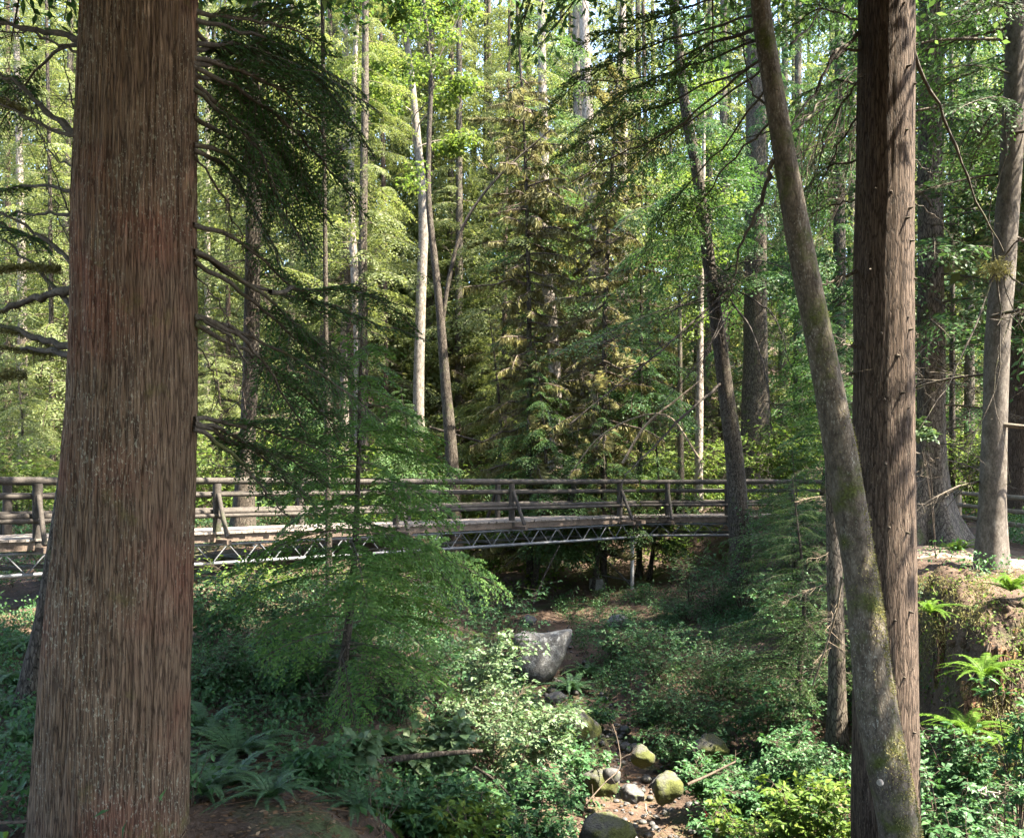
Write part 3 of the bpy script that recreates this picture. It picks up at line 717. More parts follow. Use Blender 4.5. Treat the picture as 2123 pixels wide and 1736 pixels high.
# high crown above the picture: shades the bank
cr = Geo()
crown_boughs(cr, PA, RA, rng, 6.4, 10, 45, 4.6, 4.2, B_FINE, (-.1, .15)); crown_boughs(cr, PA, RA, rng, 10, 18.5, 110, 4.6, 1.2, B_MID, (-.25, .1))
add_tree('cedar_tree', 'massive red brown cedar trunk with stringy bark filling the left foreground', 'tree', PA, RA, zA, 'cedar_bark', cr, ['dark_branch', 'needle_dark'], k=320, amp=.035, ridge=.026, nridge=13, seed=1, flare=0.0, fr=1.6,
         more=mA)

# B: the straight brown trunk on the right, knotty with broken branch stubs
rng = np.random.default_rng(12); YB = 9.2
PB, RB, zB = trunk_line([(1838, -60, 109), (1838, 0, 110), (1834, 400, 116), (1831, 868, 122), (1834, 1300, 128), (1836, 1736, 132)], YB, 19, taper=.4)
PB = path(PB, 260); RB = np.interp(np.linspace(0, 1, 260), np.linspace(0, 1, len(RB)), RB)
mB = []
for px, py in [(1858, 155), (1880, 182), (1856, 285), (1797, 405), (1862, 452), (1868, 500), (1880, 575), (1823, 412), (1855, 465), (1858, 660), (1805, 700), (1862, 697), (1836, 735), (1885, 780), (1810, 828), (1845, 822), (1858, 852), (1888, 930), (1812, 950), (1855, 1090), (1818, 1085), (1862, 1250), (1828, 1280), (1868, 1500), (1876, 1650), (1850, 40), (1790, 560), (1846, 1395)]:
    z = (HZ-py)/F*YB; c = at_z(PB, z); r = np.interp(z, PB[:, 2], RB); sx = np.clip((D(px, py, YB)[0]-c[0])/r, -.93, .93)
    d = np.array([sx, -math.sqrt(1-sx*sx), rng.uniform(-.2, .1)]); p = c+d*r*.90
    kb = Geo(); rim = Geo(); mB += [('branch_stub', kb, ['dark_branch']), ('knot', rim, ['brown_bark'])]
    tube(kb, path([p, p+d*.035, p+d*rng.uniform(.045, .085)], 5), [.020, .017, .013, .010, .004], 7, 0, True)
    q = np.linspace(0, 1, 5); tube(rim, [p+d*(.004+.018*t) for t in q], [.045, .038, .030, .024, .018], 9, 0, True)
for pts, Y1, r in [([(1785, 65), (1730, 115), (1690, 190), (1640, 262)], 8.6, .026), ([(1785, 102), (1745, 108), (1690, 190)], 8.9, .018), ([(1776, 560), (1740, 575), (1700, 590)], 9.0, .022),
                   ([(1778, 412), (1730, 425), (1650, 455)], 9.4, .010), ([(1775, 718), (1755, 715), (1742, 708)], 8.8, .014), ([(1772, 775), (1745, 772)], 8.9, .012), ([(1780, 165), (1720, 260), (1680, 400)], 9.6, .012)]:
    br = Geo(); mB.append(('branch', br, ['dark_branch'])); P_ = bough_px(br, pts, YB, Y1, rng, False, r); twigs_on(br, P_, rng, 10, .25, r=.003)
for pts, Y1, r in [([(1895, 105), (1912, 150), (1960, 255), (2005, 370), (2040, 450), (2080, 520)], 9.8, .020), ([(1898, 980), (1930, 955), (1960, 950)], 9.0, .006), ([(1898, 985), (1930, 990), (1950, 985)], 9.0, .005),
                   ([(1895, 700), (1908, 690)], 9.1, .008), ([(1895, 420), (1960, 470), (1990, 540)], 9.8, .006), ([(1893, 330), (1930, 360), (1960, 380)], 9.6, .006)]:
    br = Geo(); mB.append(('branch', br, ['dark_branch'])); P_ = bough_px(br, pts, YB, Y1, rng, False, r); twigs_on(br, P_, rng, 8, .2, r=.0025)
tw = Geo()    # curtain of dead twigs hanging between the two right trunks
for _ in range(26):
    x0, y0 = rng.uniform(1650, 1785), rng.uniform(150, 330)
    P_ = bough_px(tw, [(x0, y0), (x0-rng.uniform(0, 30), y0+90), (x0-rng.uniform(20, 90), y0+rng.uniform(150, 280))], 9.6+rng.uniform(0, 1.2), 9.8+rng.uniform(0, 1), rng, False, .005, n=8)
    twigs_on(tw, P_, rng, 12, .28, r=.003, droop=1.2)
for pts, Y1, kw in [([(1780, 170), (1720, 170), (1660, 200), (1620, 260)], 10.6, dict(wmax=.36, sag=.6)), ([(1780, 330), (1710, 350), (1650, 420), (1610, 520)], 10.4, dict(wmax=.3, sag=.6, t0=.3)),
                    ([(1780, 40), (1700, 20), (1640, 50), (1600, 90)], 10.8, dict(wmax=.36, sag=.5)), ([(1780, 240), (1740, 300), (1700, 380), (1690, 470)], 10.0, dict(wmax=.25, sag=.6))]:
    k2 = dict(near_kw); k2.update(kw); bb_ = Geo(); mB.append(('bough', bb_, ['dark_branch', 'needle_dark'])); bough_px(bb_, pts, YB+.3, Y1, rng, r0=.014, roll=rng.uniform(-.9, .9), **k2)
cr = Geo(); crown_boughs(cr, PB, RB, rng, 7.0, 10.5, 50, 4.8, 4.4, B_FINE, (-.1, .15), az=(1.0, 5.3)); crown_boughs(cr, PB, RB, rng, 10.5, 13.5, 50, 5.0, 4.6, B_FAR, (-.25, .1), az=(.9, 5.4)); crown_boughs(cr, PB, RB, rng, 13.0, 18.5, 80, 5.2, 1.2, B_FAR, (-.25, .1))
add_tree('hemlock_tree', 'straight brown trunk dotted with broken branch stubs, sunlit along its right edge', 'tree', PB, RB, zB, 'brown_bark', cr, ['dark_branch', 'needle_dark'], k=110, amp=.03, ridge=.010, nridge=8, seed=2, flare=.1,
         more=mB+[('dead_twig', tw, ['twig'])])

# C: the curved leaning mossy trunk in front of it
rng = np.random.default_rng(13); YC = 8.0
PC, RC, zC = trunk_line([(1572, -40, 38), (1576, 0, 39), (1617, 268, 44), (1658, 498, 51), (1707, 746, 57), (1740, 919, 64), (1783, 1187, 66), (1816, 1455, 79), (1866, 1736, 84)], YC, 15, taper=.5)
PC = path(PC, 240); RC = np.interp(PC[:, 2], np.linspace(PC[0, 2], PC[-1, 2], 240), np.interp(np.linspace(PC[0, 2], PC[-1, 2], 240), PC[:, 2], np.interp(np.linspace(0, 1, 240), np.linspace(0, 1, len(RC)), RC)))
mC = []
for pts, Y1, r in [([(1580, 122), (1500, 180), (1400, 265), (1260, 330), (1180, 380)], 9.5, .014), ([(1570, 60), (1450, 100), (1330, 160), (1200, 165)], 9.8, .012), ([(1598, 272), (1530, 290), (1430, 330)], 9.4, .008),
                   ([(1625, 260), (1560, 180), (1540, 60), (1520, -20)], 8.4, .012), ([(1605, 330), (1575, 420), (1535, 510), (1522, 575)], 8.6, .024), ([(1560, 85), (1500, 70), (1400, 66)], 9.2, .010),
                   ([(1640, 90), (1690, 40), (1700, -20)], 8.6, .012), ([(1655, 270), (1700, 215), (1770, 150)], 8.9, .012), ([(1640, 262), (1670, 240), (1720, 225)], 8.8, .008), ([(1672, 560), (1640, 420), (1600, 350)], 8.3, .010)]:
    br = Geo(); mC.append(('branch', br, ['dark_branch'])); P_ = bough_px(br, pts, YC, Y1, rng, False, r); twigs_on(br, P_, rng, 16, .35, r=.003, droop=.8)
for pts, Y1, kw in [([(1580, 122), (1440, 190), (1280, 260), (1120, 350)], 10.6, dict(wmax=.42, t0=.35, sag=.6)), ([(1570, 30), (1400, 80), (1230, 150), (1080, 280)], 11.0, dict(wmax=.46, t0=.3, sag=.6)), ([(1585, 140), (1460, 230), (1330, 330), (1200, 470)], 11.4, dict(wmax=.42, t0=.35, sag=.6)), ([(1580, 80), (1430, 140), (1300, 190), (1160, 300)], 11.8, dict(wmax=.44, t0=.3, sag=.6)), ([(1600, 250), (1510, 340), (1440, 440), (1400, 560)], 10.8, dict(wmax=.32, t0=.4, sag=.6)),
                    ([(1575, -20), (1440, 10), (1300, 60), (1180, 100)], 10.4, dict(wmax=.42, t0=.3, sag=.6)), ([(1590, 180), (1500, 300), (1400, 420), (1330, 540)], 10.8, dict(wmax=.34, t0=.5, sag=.6)),
                    ([(1580, 60), (1480, 90), (1420, 140), (1380, 210)], 9.4, dict(wmax=.30, t0=.3, sag=.6))]:
    k2 = dict(near_kw); k2.update(kw); bo = Geo(); mC.append(('bough', bo, ['dark_branch', 'needle'])); bough_px(bo, pts, YC, Y1, rng, r0=.013, roll=rng.uniform(-.9, .9), **k2)
# moss cushions standing off the bark on the right side and low down
mg = Geo(); n = 26000
z = rng.uniform(PC[0, 2], 1.2, n); z = z[rng.uniform(0, 1, n) < np.interp(z, [-4.4, -2.5, -.5, 1.2], [1, .9, .45, .05])]; n = len(z)
a = rng.normal(.35, .85, n)-math.pi/2*.35; c = np.stack([np.interp(z, PC[:, 2], PC[:, j]) for j in range(3)], -1); r = np.interp(z, PC[:, 2], RC)
keep = noise(a*2.2, z*2.4, 5.0)+.55*noise(a*6, z*6, 2.0) > -.05; z, a, c, r = z[keep], a[keep], c[keep], r[keep]; n = len(z)
o = np.stack([np.cos(a), np.sin(a), 0*a], -1); p = c+o*(r*.985)[:, None]
leaves(mg, p, nrm(o+rng.normal(0, .55, (n, 3))-np.array([0, 0, .35])), rng.normal(0, 1, (n, 3)), rng.uniform(.012, .034, n), rng.uniform(.006, .012, n), 0)
fg = Geo()
cf = D(1827, 1623, 7.66); q = np.linspace(0, 1, 6)
tube(fg, [cf+np.array([0, .03-.045*t, 0]) for t in q], .030*np.sqrt(np.clip(1-q**2, .02, 1))*1.0, 14, 0, True)
cr = Geo(); crown_boughs(cr, PC, RC, rng, 6.6, 9.5, 45, 4.2, 4.0, B_FINE, (-.1, .15)); crown_boughs(cr, PC, RC, rng, 9.5, 14.5, 70, 4.2, 1.0, B_MID, (-.2, .15))
add_tree('alder_tree', 'slender mossy trunk that curves and leans across the straight brown trunk', 'tree', PC, RC, zC, 'mossy_bark', cr, ['dark_branch', 'needle'], k=60, amp=.06, seed=3, flare=.05,
         more=mC+[('moss', mg, ['moss'])])
co = thing('bracket_fungus', 'small round pale bracket fungus low on the mossy leaning trunk', 'fungus', cf); build('cap', fg, M['fungus'], co, cf)

# P: young hemlock in the ravine, left of the creek
rng = np.random.default_rng(14); YP = 11.0
PP, RP, zP = trunk_line([(752, 640, 3), (746, 800, 7), (742, 1000, 10), (735, 1150, 13), (722, 1300, 17), (703, 1450, 24)], YP, 2.2)
cr = Geo()
for i in range(60):
    f = i/60; z = (HZ-np.interp(f, [0, 1], [1385, 690]))/F*YP; p = at_z(PP, z); a = i*2.39996+rng.normal(0, .25)
    L = np.interp(f, [0, .12, .3, .55, .8, 1], [1.1, 1.75, 2.05, 1.7, 1.05, .35])*rng.uniform(.55, 1.22)
    L *= .75 if math.cos(a) < 0 else 1.12
    ca, sa = math.cos(a), math.sin(a); q = np.linspace(0, 1, 12)
    P_ = p+np.stack([ca*L*q, sa*L*q, L*(rng.uniform(.0, .18)*q-rng.uniform(.22, .42)*q*q)], -1)+.03*L*np.stack([-sa*noise(q*2, i), ca*noise(q*2, i), 0*q], -1)
    spray(cr, P_, rng, t0=.14, wmax=.34+.30*L/2, sec=.034, ter=.019, nl=.078, nw=.027, sag=.40, r0=.011, roll=rng.normal(0, .45), jit=.55)
for i in range(16):
    z = (HZ-rng.uniform(1330, 1440))/F*YP; p = at_z(PP, z); a = rng.uniform(0, 6.28); L = rng.uniform(.5, 1.4)
    P_ = path([p, p+np.array([math.cos(a), math.sin(a), -.05])*L*.6, p+np.array([math.cos(a), math.sin(a), -.3])*L], 8); tube(cr, P_, np.linspace(.008, .002, 8), 5, 0, cap=False); twigs_on(cr, P_, rng, 9, .35, r=.0025, droop=.2)
add_tree('young_hemlock', 'young hemlock with fresh green layered boughs and thin dark stem in front of the bridge', 'tree', PP, RP, zP, 'dark_bark', cr, ['dark_branch', 'needle_fresh_lit'], k=12, amp=.06, seed=4)
# ------------------------------------------------------------------ trees further back, one by one
def simple_tree(name, label, cat, pts, Y, bark, top, crown, mats, seed, k=12, flare=.35, taper=.5, amp=.07, zfoot=None, ridge=0., extra=None):
    rng = np.random.default_rng(seed)
    P, R, zg = trunk_line(pts, Y, top, zfoot=zfoot, taper=taper)
    g = Geo(); crown(g, P, R, rng, zg)
    more = extra(P, R, rng, zg) if extra else ()
    return add_tree(name, label, cat, P, R, zg, bark, g, mats, k=k, flare=flare, seed=seed, amp=amp, ridge=ridge, more=more)

def conifer(z0, z1, nb, L0, L1, tpls=None, dead=0, mossy=0, pitch=(-.2, .12), upper=None):
    def f(g, P, R, rng, zg):
        if upper: crown_boughs(g, P, R, rng, upper[0], upper[1], upper[2], upper[3], 1.5, tpls or B_FAR, (-.1, .2))
        crown_boughs(g, P, R, rng, z0, z1, nb, L0, L1, tpls or B_FAR, pitch)
        if dead: crown_boughs(g, P, R, rng, zg+1.5, max(z0, zg+4)+3, dead, L0*.7, L0*.6, B_BARE, (-.35, .1), roll=1.0)
        if mossy: crown_boughs(g, P, R, rng, zg+1.2, z0+6, mossy, L0*.75, L0*.7, B_MOSS, (-.3, .15), roll=.8)
    return f
def broad(z0, z1, n, R0, L=.13, W=.09, per=240):
    def f(g, P, R, rng, zg):
        for i in range(n):
            z = rng.uniform(z0, z1); p = at_z(P, z-.8); a = rng.uniform(0, 6.28); q = rng.uniform(.5, 1)*R0
            e = p+np.array([math.cos(a)*q, math.sin(a)*q, rng.uniform(.3, 1.4)])
            tube(g, path([p, (p+e)/2+[0, 0, .15], e], 6), np.linspace(.035, .008, 6), 5, 0, cap=False)
            for t in (.55, .8, 1.0): leaf_clump(g, p*(1-t)+e*t+rng.normal(0, .2, 3), rng, .75, per, L, W, 1, .45)
    return f

def fan_extra(P, R, rng, zg):
    """bare dark limbs that sweep down to the left"""
    out = []
    for pts, Y1, r in [([(1520, 590), (1400, 700), (1290, 790), (1180, 880)], 23, .030), ([(1515, 610), (1420, 690), (1330, 740)], 24, .022), ([(1520, 640), (1440, 760), (1360, 850)], 24, .018),
                       ([(1500, 790), (1430, 850), (1340, 940), (1295, 985)], 23.5, .034), ([(1515, 620), (1560, 690), (1590, 790), (1600, 900)], 24, .025), ([(1525, 600), (1600, 650), (1640, 760)], 25, .02),
                       ([(1505, 600), (1400, 640), (1300, 690), (1220, 720)], 24, .02), ([(1510, 570), (1440, 600), (1380, 660)], 25, .018), ([(1500, 560), (1560, 540), (1640, 560)], 25, .02), ([(1510, 620), (1470, 720), (1430, 800)], 25, .014)]:
        g = Geo(); Q = bough_px(g, pts, 26, Y1-2, rng, False, r*1.25); twigs_on(g, Q, rng, 26, .9, r=.009, droop=.7); out.append(('branch', g, ['limb']))
    for pts, Y1, kw in [([(1500, 590), (1400, 570), (1290, 600), (1180, 640)], 23, dict(wmax=1.0)), ([(1500, 620), (1380, 640), (1260, 690), (1120, 740)], 22, dict(wmax=1.1)), ([(1495, 560), (1400, 500), (1320, 520), (1250, 580)], 23, dict(wmax=1.0)), ([(1490, 520), (1420, 450), (1330, 430), (1270, 480)], 23, dict(wmax=1.0)),
                        ([(1510, 600), (1560, 570), (1610, 600)], 25, dict(wmax=.7)), ([(1500, 600), (1440, 590), (1380, 620)], 24.5, dict(wmax=.9)), ([(1480, 460), (1420, 400), (1340, 380)], 24, dict(wmax=.9))]:
        g = Geo(); k2 = dict(sec=.07, ter=.045, nl=.16, nw=.045, sag=.6, r0=.022, roll=rng.uniform(-.7, .7), jit=.6); k2.update(kw); bough_px(g, pts, 26, Y1, rng, **k2); out.append(('bough', g, ['dark_branch', 'needle']))
    g = Geo(); c = D(1500, 590, 25.6)
    n = 160; a = rng.normal(0, .22, (n, 3))+c; sticks(g, a, a+nrm(rng.normal(0, 1, (n, 3))-[.3, 0, .6])*rng.uniform(.2, .7, (n, 1)), .012, .004); out.append(('twig_cluster', g, ['dark_branch']))
    return out

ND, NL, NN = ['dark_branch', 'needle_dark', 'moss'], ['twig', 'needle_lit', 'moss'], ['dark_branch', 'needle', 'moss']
T_ = []
def T(*a, **k): T_.append(simple_tree(*a, **k))
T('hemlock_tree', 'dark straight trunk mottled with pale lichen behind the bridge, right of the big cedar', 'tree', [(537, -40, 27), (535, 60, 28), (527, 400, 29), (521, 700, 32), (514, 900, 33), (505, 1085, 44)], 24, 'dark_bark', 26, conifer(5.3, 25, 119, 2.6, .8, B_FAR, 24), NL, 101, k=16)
T('birch_tree', 'white barked trunk leaning left at the top, behind the thin forked tree', 'tree', [(822, -40, 10), (848, 120, 13), (866, 300, 17), (878, 440, 20), (874, 580, 21), (868, 780, 22), (870, 960, 26)], 38, 'white_bark', 26, broad(15, 25, 16, 2.6, .20, .14), ['pale_bark', 'maple'], 102, taper=.4)
def fork(P, R, rng, zg):
    g = Geo(); Q = path([D(a, b, 30) for a, b in [(917, 670), (925, 610), (938, 545), (960, 470), (1000, 405), (1060, 340), (1140, 270)]], 26); tube(g, Q, np.linspace(.085, .02, 26), 8, 0, cap=False); twigs_on(g, Q, rng, 14, .8, r=.008, droop=-.3)
    g2 = Geo()
    for pts in ([(888, 170), (915, 110), (945, 50), (975, -20)], [(890, 210), (860, 240), (855, 300)], [(890, 150), (870, 80), (872, 10)]):
        Q = bough_px(g2, pts, 30, 30.5, rng, False, .025); twigs_on(g2, Q, rng, 10, .6, r=.007, droop=-.2)
    return [('limb', g, ['dark_bark']), ('branch', g2, ['dark_branch'])]
def fork_crown(g, P, R, rng, zg):
    for px, py in [(870, 60), (900, 40), (862, 130), (905, 130), (860, 160), (868, 350), (855, 380), (880, 10), (930, 70), (845, 60)]: leaf_clump(g, D(px, py, 29.6+rng.uniform(-.6, .8)), rng, .55, 110, .15, .10, 1, .5)
T('maple_tree', 'thin dark tree forking low into two crooked stems in the sunlit middle distance', 'tree', [(876, -40, 7), (880, 20, 8), (893, 150, 9), (889, 300, 10), (888, 400, 12), (903, 560, 15), (915, 680, 18), (924, 800, 21), (937, 955, 27)], 30, 'dark_bark', 19, fork_crown, ['dark_branch', 'maple'], 103, extra=fork)
T('hemlock_tree', 'slim grey trunk rising behind the tip of the young hemlock', 'tree', [(757, -40, 13), (757, 200, 15), (752, 500, 18), (752, 700, 20), (752, 1000, 26)], 33, 'grey_bark', 27, conifer(5.9, 26, 102, 2.8, .8, B_FAR, 20), NL, 104)
T('cedar_tree', 'light brown trunk leaning right beside a paler one, left of the white birch', 'tree', [(690, 180, 12), (705, 330, 16), (718, 480, 20), (727, 620, 23), (735, 800, 26), (742, 990, 32)], 37, 'brown_bark', 24, conifer(7.4, 23, 68, 2.8, .8, B_FAR, 26), NL, 105)
T('cedar_tree', 'pale sunlit trunk with streaked bark just left of the leaning light brown trunk', 'tree', [(716, 250, 15), (716, 500, 18), (716, 700, 20), (716, 990, 26)], 40, 'pale_bark', 28, conifer(8.1, 27, 74, 3, .8, B_FAR, 16), NL, 106)
T('cedar_tree', 'narrow dark trunk half hidden by the shaded boughs of the big cedar', 'tree', [(655, -40, 12), (662, 100, 14), (674, 560, 22), (676, 1000, 28)], 39, 'grey_bark', 28, conifer(6.8, 27, 85, 3, .8, B_FAR, 14), NL, 107)
T('alder_tree', 'slender grey forked stem high above the young hemlock', 'tree', [(745, -40, 8), (738, 80, 10), (733, 200, 12), (728, 400, 14), (742, 700, 18), (745, 990, 22)], 35, 'pale_bark', 22, broad(13, 21, 9, 2.0, .17, .12, 170), ['twig', 'maple'], 108)
T('spruce_tree', 'slim upright trunk with flaking pale patches, hung with moss, at the centre', 'tree', [(1121, -40, 15), (1124, 150, 17), (1128, 330, 20), (1127, 480, 22), (1148, 720, 26), (1152, 990, 34)], 34, 'pale_bark', 28, conifer(5.6, 27, 95, 3.0, .8, B_FAR, 16, 60), NN, 109)
T('cedar_tree', 'bright pale trunk, left one of a close pair right of centre', 'tree', [(1196, 120, 18), (1202, 400, 22), (1203, 600, 24), (1200, 760, 26), (1200, 990, 34)], 41, 'white_bark', 30, conifer(7, 26, 36, 3, .8, B_FAR, 12, 60), NL, 110)
T('cedar_tree', 'reddish pale trunk, right one of a close pair right of centre', 'tree', [(1212, 90, 22), (1218, 240, 25), (1228, 450, 28), (1238, 740, 30), (1240, 990, 36)], 40, 'pale_bark', 30, conifer(7, 26, 40, 3, .8, B_FAR, 20, 60), NL, 111)
T('hemlock_tree', 'dark leaning trunk at the far bridge end with bare sweeping limbs', 'tree', [(1398, -40, 15), (1404, 60, 17), (1418, 210, 21), (1444, 350, 23), (1462, 480, 25), (1478, 610, 27), (1496, 740, 30), (1510, 850, 34), (1526, 980, 38), (1534, 1120, 44)], 26, 'dark_bark', 19, conifer(6.3, 17.5, 70, 2.8, .8, B_FAR, 0), ND, 112, k=16, flare=.1, extra=fan_extra)
T('fir_tree', 'broad grey trunk standing in partial sun behind the curved mossy trunk', 'tree', [(1564, -40, 36), (1567, 200, 40), (1567, 480, 46), (1566, 700, 50), (1566, 850, 56), (1566, 1000, 66)], 38, 'grey_bark', 26, conifer(8.1, 25, 102, 3.6, .8, B_FAR, 20), ND, 113, k=16, ridge=.02)
T('alder_tree', 'thin yellow green mossy stem beside the far end of the bridge', 'tree', [(1390, 300, 5), (1408, 600, 8), (1410, 850, 11), (1412, 1000, 14)], 33, 'mossy_bark', 14, broad(6, 13, 8, 1.6, .16, .11, 140), ['twig', 'maple'], 114)
T('alder_tree', 'thin pale sunlit stem between the mossy stem and the dark leaning trunk', 'tree', [(1458, 400, 9), (1452, 650, 13), (1450, 850, 16), (1448, 1010, 19)], 34, 'pale_bark', 18, broad(8, 17, 9, 1.8, .16, .11, 140), ['twig', 'maple'], 115)
T('hemlock_sapling', 'thin nearly black stem behind the middle of the bridge', 'tree', [(1330, 500, 5), (1328, 800, 9), (1326, 1010, 12)], 31, 'dark_bark', 11, conifer(2.2, 10.5, 102, 2.1, .5, B_FAR, 0), ND, 116)
T('cedar_tree', 'thick trunk with spreading mossy roots beside the trail, just right of the knotty trunk', 'tree', [(1925, -40, 44), (1928, 300, 48), (1930, 700, 54), (1930, 900, 58), (1930, 1020, 66), (1926, 1135, 88)], 20, 'grey_bark', 25, conifer(2.9, 24, 153, 3.2, .8, B_MID, 26, upper=(11, 24, 60, 5.6)), ND, 117, k=48, flare=1.0, ridge=.03)
T('hemlock_tree', 'very slim straight trunk seen between the knotty trunk and the sunlit trunk on the right', 'tree', [(1972, 150, 8), (1974, 500, 10), (1974, 800, 11), (1974, 1000, 13)], 30, 'dark_bark', 20, conifer(4.3, 19, 57, 1.8, .5, B_FAR, 12), ND, 118)
def knob(P, R, rng, zg):
    out = []; YD = 14.6
    g = Geo(); c = D(2068, 555, YD-.1); n = 900; a = nrm(rng.normal(0, 1, (n, 3)))*rng.uniform(.05, .26, (n, 1))*[1.1, 1, .8]+c
    leaves(g, a, nrm(rng.normal(0, .6, (n, 3))-[0, 0, .6]), rng.normal(0, 1, (n, 3)), rng.uniform(.03, .09, n), rng.uniform(.01, .02, n), 0); out.append(('moss', g, ['moss']))
    for pts, Y1, r in [([(2065, 560), (2020, 680), (1970, 790), (1905, 890)], 13.2, .018), ([(2066, 560), (2074, 700), (2060, 820), (2020, 900), (2005, 960)], 14.2, .018), ([(2074, 700), (2062, 830), (2080, 900), (2095, 1000)], 14.2, .008),
                       ([(2072, 545), (2110, 500), (2180, 470)], 14, .02), ([(2075, 560), (2120, 590), (2190, 620)], 14, .02), ([(2062, 540), (2052, 430), (2085, 330), (2078, 200)], 14.4, .014), ([(2070, 550), (2100, 640), (2160, 760)], 14, .012)]:
        g = Geo(); Q = bough_px(g, pts, YD, Y1, rng, False, r); twigs_on(g, Q, rng, 10, .35, r=.004); out.append(('branch', g, ['dark_branch']))
    return out
T('hemlock_tree', 'sunlit pale trunk with a shaggy moss knot on the eroded bank, right edge', 'tree', [(2112, -40, 42), (2108, 100, 43), (2098, 300, 45), (2086, 480, 46), (2072, 650, 47), (2063, 850, 49), (2058, 1050, 52), (2052, 1200, 62)], 15, 'smooth_bark', 22, conifer(6.0, 21, 120, 4.2, .8, B_FINE, 10), ND, 119, k=24, flare=.15, extra=knob, ridge=.008)
T('cedar_tree', 'stout shaded trunk at the top right corner behind the sunlit trunk', 'tree', [(2112, -40, 46), (2112, 120, 48), (2116, 600, 56), (2118, 1000, 70)], 27, 'brown_bark', 30, conifer(4.3, 29, 119, 3.2, .8, B_FAR, 24), ND, 120, k=16)
T('broken_snag', 'pale grey dead trunk rising from the creek bank behind the curved mossy trunk', 'dead tree', [(1720, 930, 22), (1726, 1050, 27), (1732, 1250, 33), (1735, 1400, 36), (1736, 1545, 42)], 14, 'grey_bark', -10, lambda g, P, R, rng, zg: crown_boughs(g, P, R, rng, -2.6, .3, 16, .8, .6, B_BARE, (-.5, .1), roll=1), ['dead_twig'], 121, k=18)
T('alder_tree', 'grey leaning trunk with flat bark low down behind the big cedar, left edge', 'tree', [(150, 900, 30), (128, 1060, 34), (112, 1180, 40), (92, 1300, 44), (66, 1430, 52)], 10.5, 'dark_bark', 18, lambda g, P, R, rng, zg: crown_boughs(g, P, R, rng, 8, 17.6, 90, 4.6, 1.0, B_MID), ['dark_branch', 'needle_dark'], 122, k=20)
rng5 = np.random.default_rng(5)
for px, Y, wd, lab, sd, lean in [(48, 36, 22, 'pale trunk at the far left edge among bright leaves', 123, 4), (16, 42, 16, 'slim brown trunk cut by the left edge of the picture', 124, 0), (108, 33, 12, 'thin dark trunk left of the big cedar, above the bridge rail', 125, 3), (132, 45, 18, 'grey trunk partly hidden by the left side of the big cedar', 126, -4),
                           (430, 44, 15, 'pale trunk just right of the big cedar, deep in the wood', 127, 0), (474, 36, 13, 'reddish slim trunk between the big cedar and the dark lichen trunk', 128, 2), (605, 46, 18, 'grey trunk behind the shaded boughs, deep in the wood', 129, 0), (800, 46, 14, 'slim brown trunk deep in the wood left of the birch', 130, 3),
                           (952, 47, 22, 'grey trunk behind the forked tree, deep in the wood', 131, 0), (1045, 44, 13, 'thin brown trunk deep in the wood between forked tree and mossy spruce', 132, -3), (1290, 47, 30, 'wide pinkish trunk deep in the wood, hung with dead twigs', 133, 0), (1345, 40, 14, 'slim trunk deep in the wood above the middle of the bridge', 134, 3),
                           (1500, 48, 26, 'grey trunk deep in the wood behind the dark leaning trunk', 135, 0), (1655, 43, 24, 'shaded trunk deep in the wood left of the curved mossy trunk', 136, 0), (1740, 36, 34, 'rough dark trunk seen in the gap between the two right hand trunks', 137, 0), (2010, 40, 24, 'grey trunk deep in the wood left of the sunlit trunk', 138, 0)]:
    far_b = {129: 'grey_bark', 123: 'pale_bark', 127: 'pale_bark', 133: 'pale_bark', 128: 'brown_bark', 132: 'brown_bark', 134: 'brown_bark', 130: 'brown_bark', 124: 'brown_bark', 137: 'dark_bark', 125: 'dark_bark'}.get(sd, 'grey_bark')
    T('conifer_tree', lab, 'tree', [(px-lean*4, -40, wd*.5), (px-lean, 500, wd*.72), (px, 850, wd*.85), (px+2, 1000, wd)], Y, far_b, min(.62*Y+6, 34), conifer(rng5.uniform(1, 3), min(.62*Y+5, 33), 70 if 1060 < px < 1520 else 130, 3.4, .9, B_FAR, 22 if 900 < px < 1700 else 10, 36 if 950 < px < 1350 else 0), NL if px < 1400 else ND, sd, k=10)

T('hemlock_tree', 'very thin dark stem rising from the left creek bank behind the young hemlock', 'tree', [(668, -40, 8), (672, 300, 9), (676, 700, 10), (680, 1000, 13), (682, 1200, 15)], 18, 'dark_bark', 22, lambda g, P, R, rng, zg: crown_boughs(g, P, R, rng, 11.5, 21.5, 110, 5.2, 1.2, B_MID, (-.05, .15)), ND, 140, k=8, flare=.1)  # added tree: its wide crown above the frame shades the bridge

T('mossy_spruce', 'half dead spruce with shaggy yellow green moss hanging from every limb, centre of the wood', 'tree', [(1070, -40, 4), (1088, 300, 7), (1096, 600, 10), (1098, 1000, 14)], 31, 'dark_bark', 21, conifer(8, 20, 26, 2.8, .8, B_FAR, 24, 130), NL, 141, k=10)
T('mossy_spruce', 'leaning half dead spruce draped in moss, right of the first mossy one', 'tree', [(1290, -40, 4), (1272, 300, 7), (1256, 600, 10), (1252, 1000, 14)], 30, 'dark_bark', 20, conifer(8, 19, 24, 2.8, .8, B_FAR, 30, 110), NL, 142, k=10)

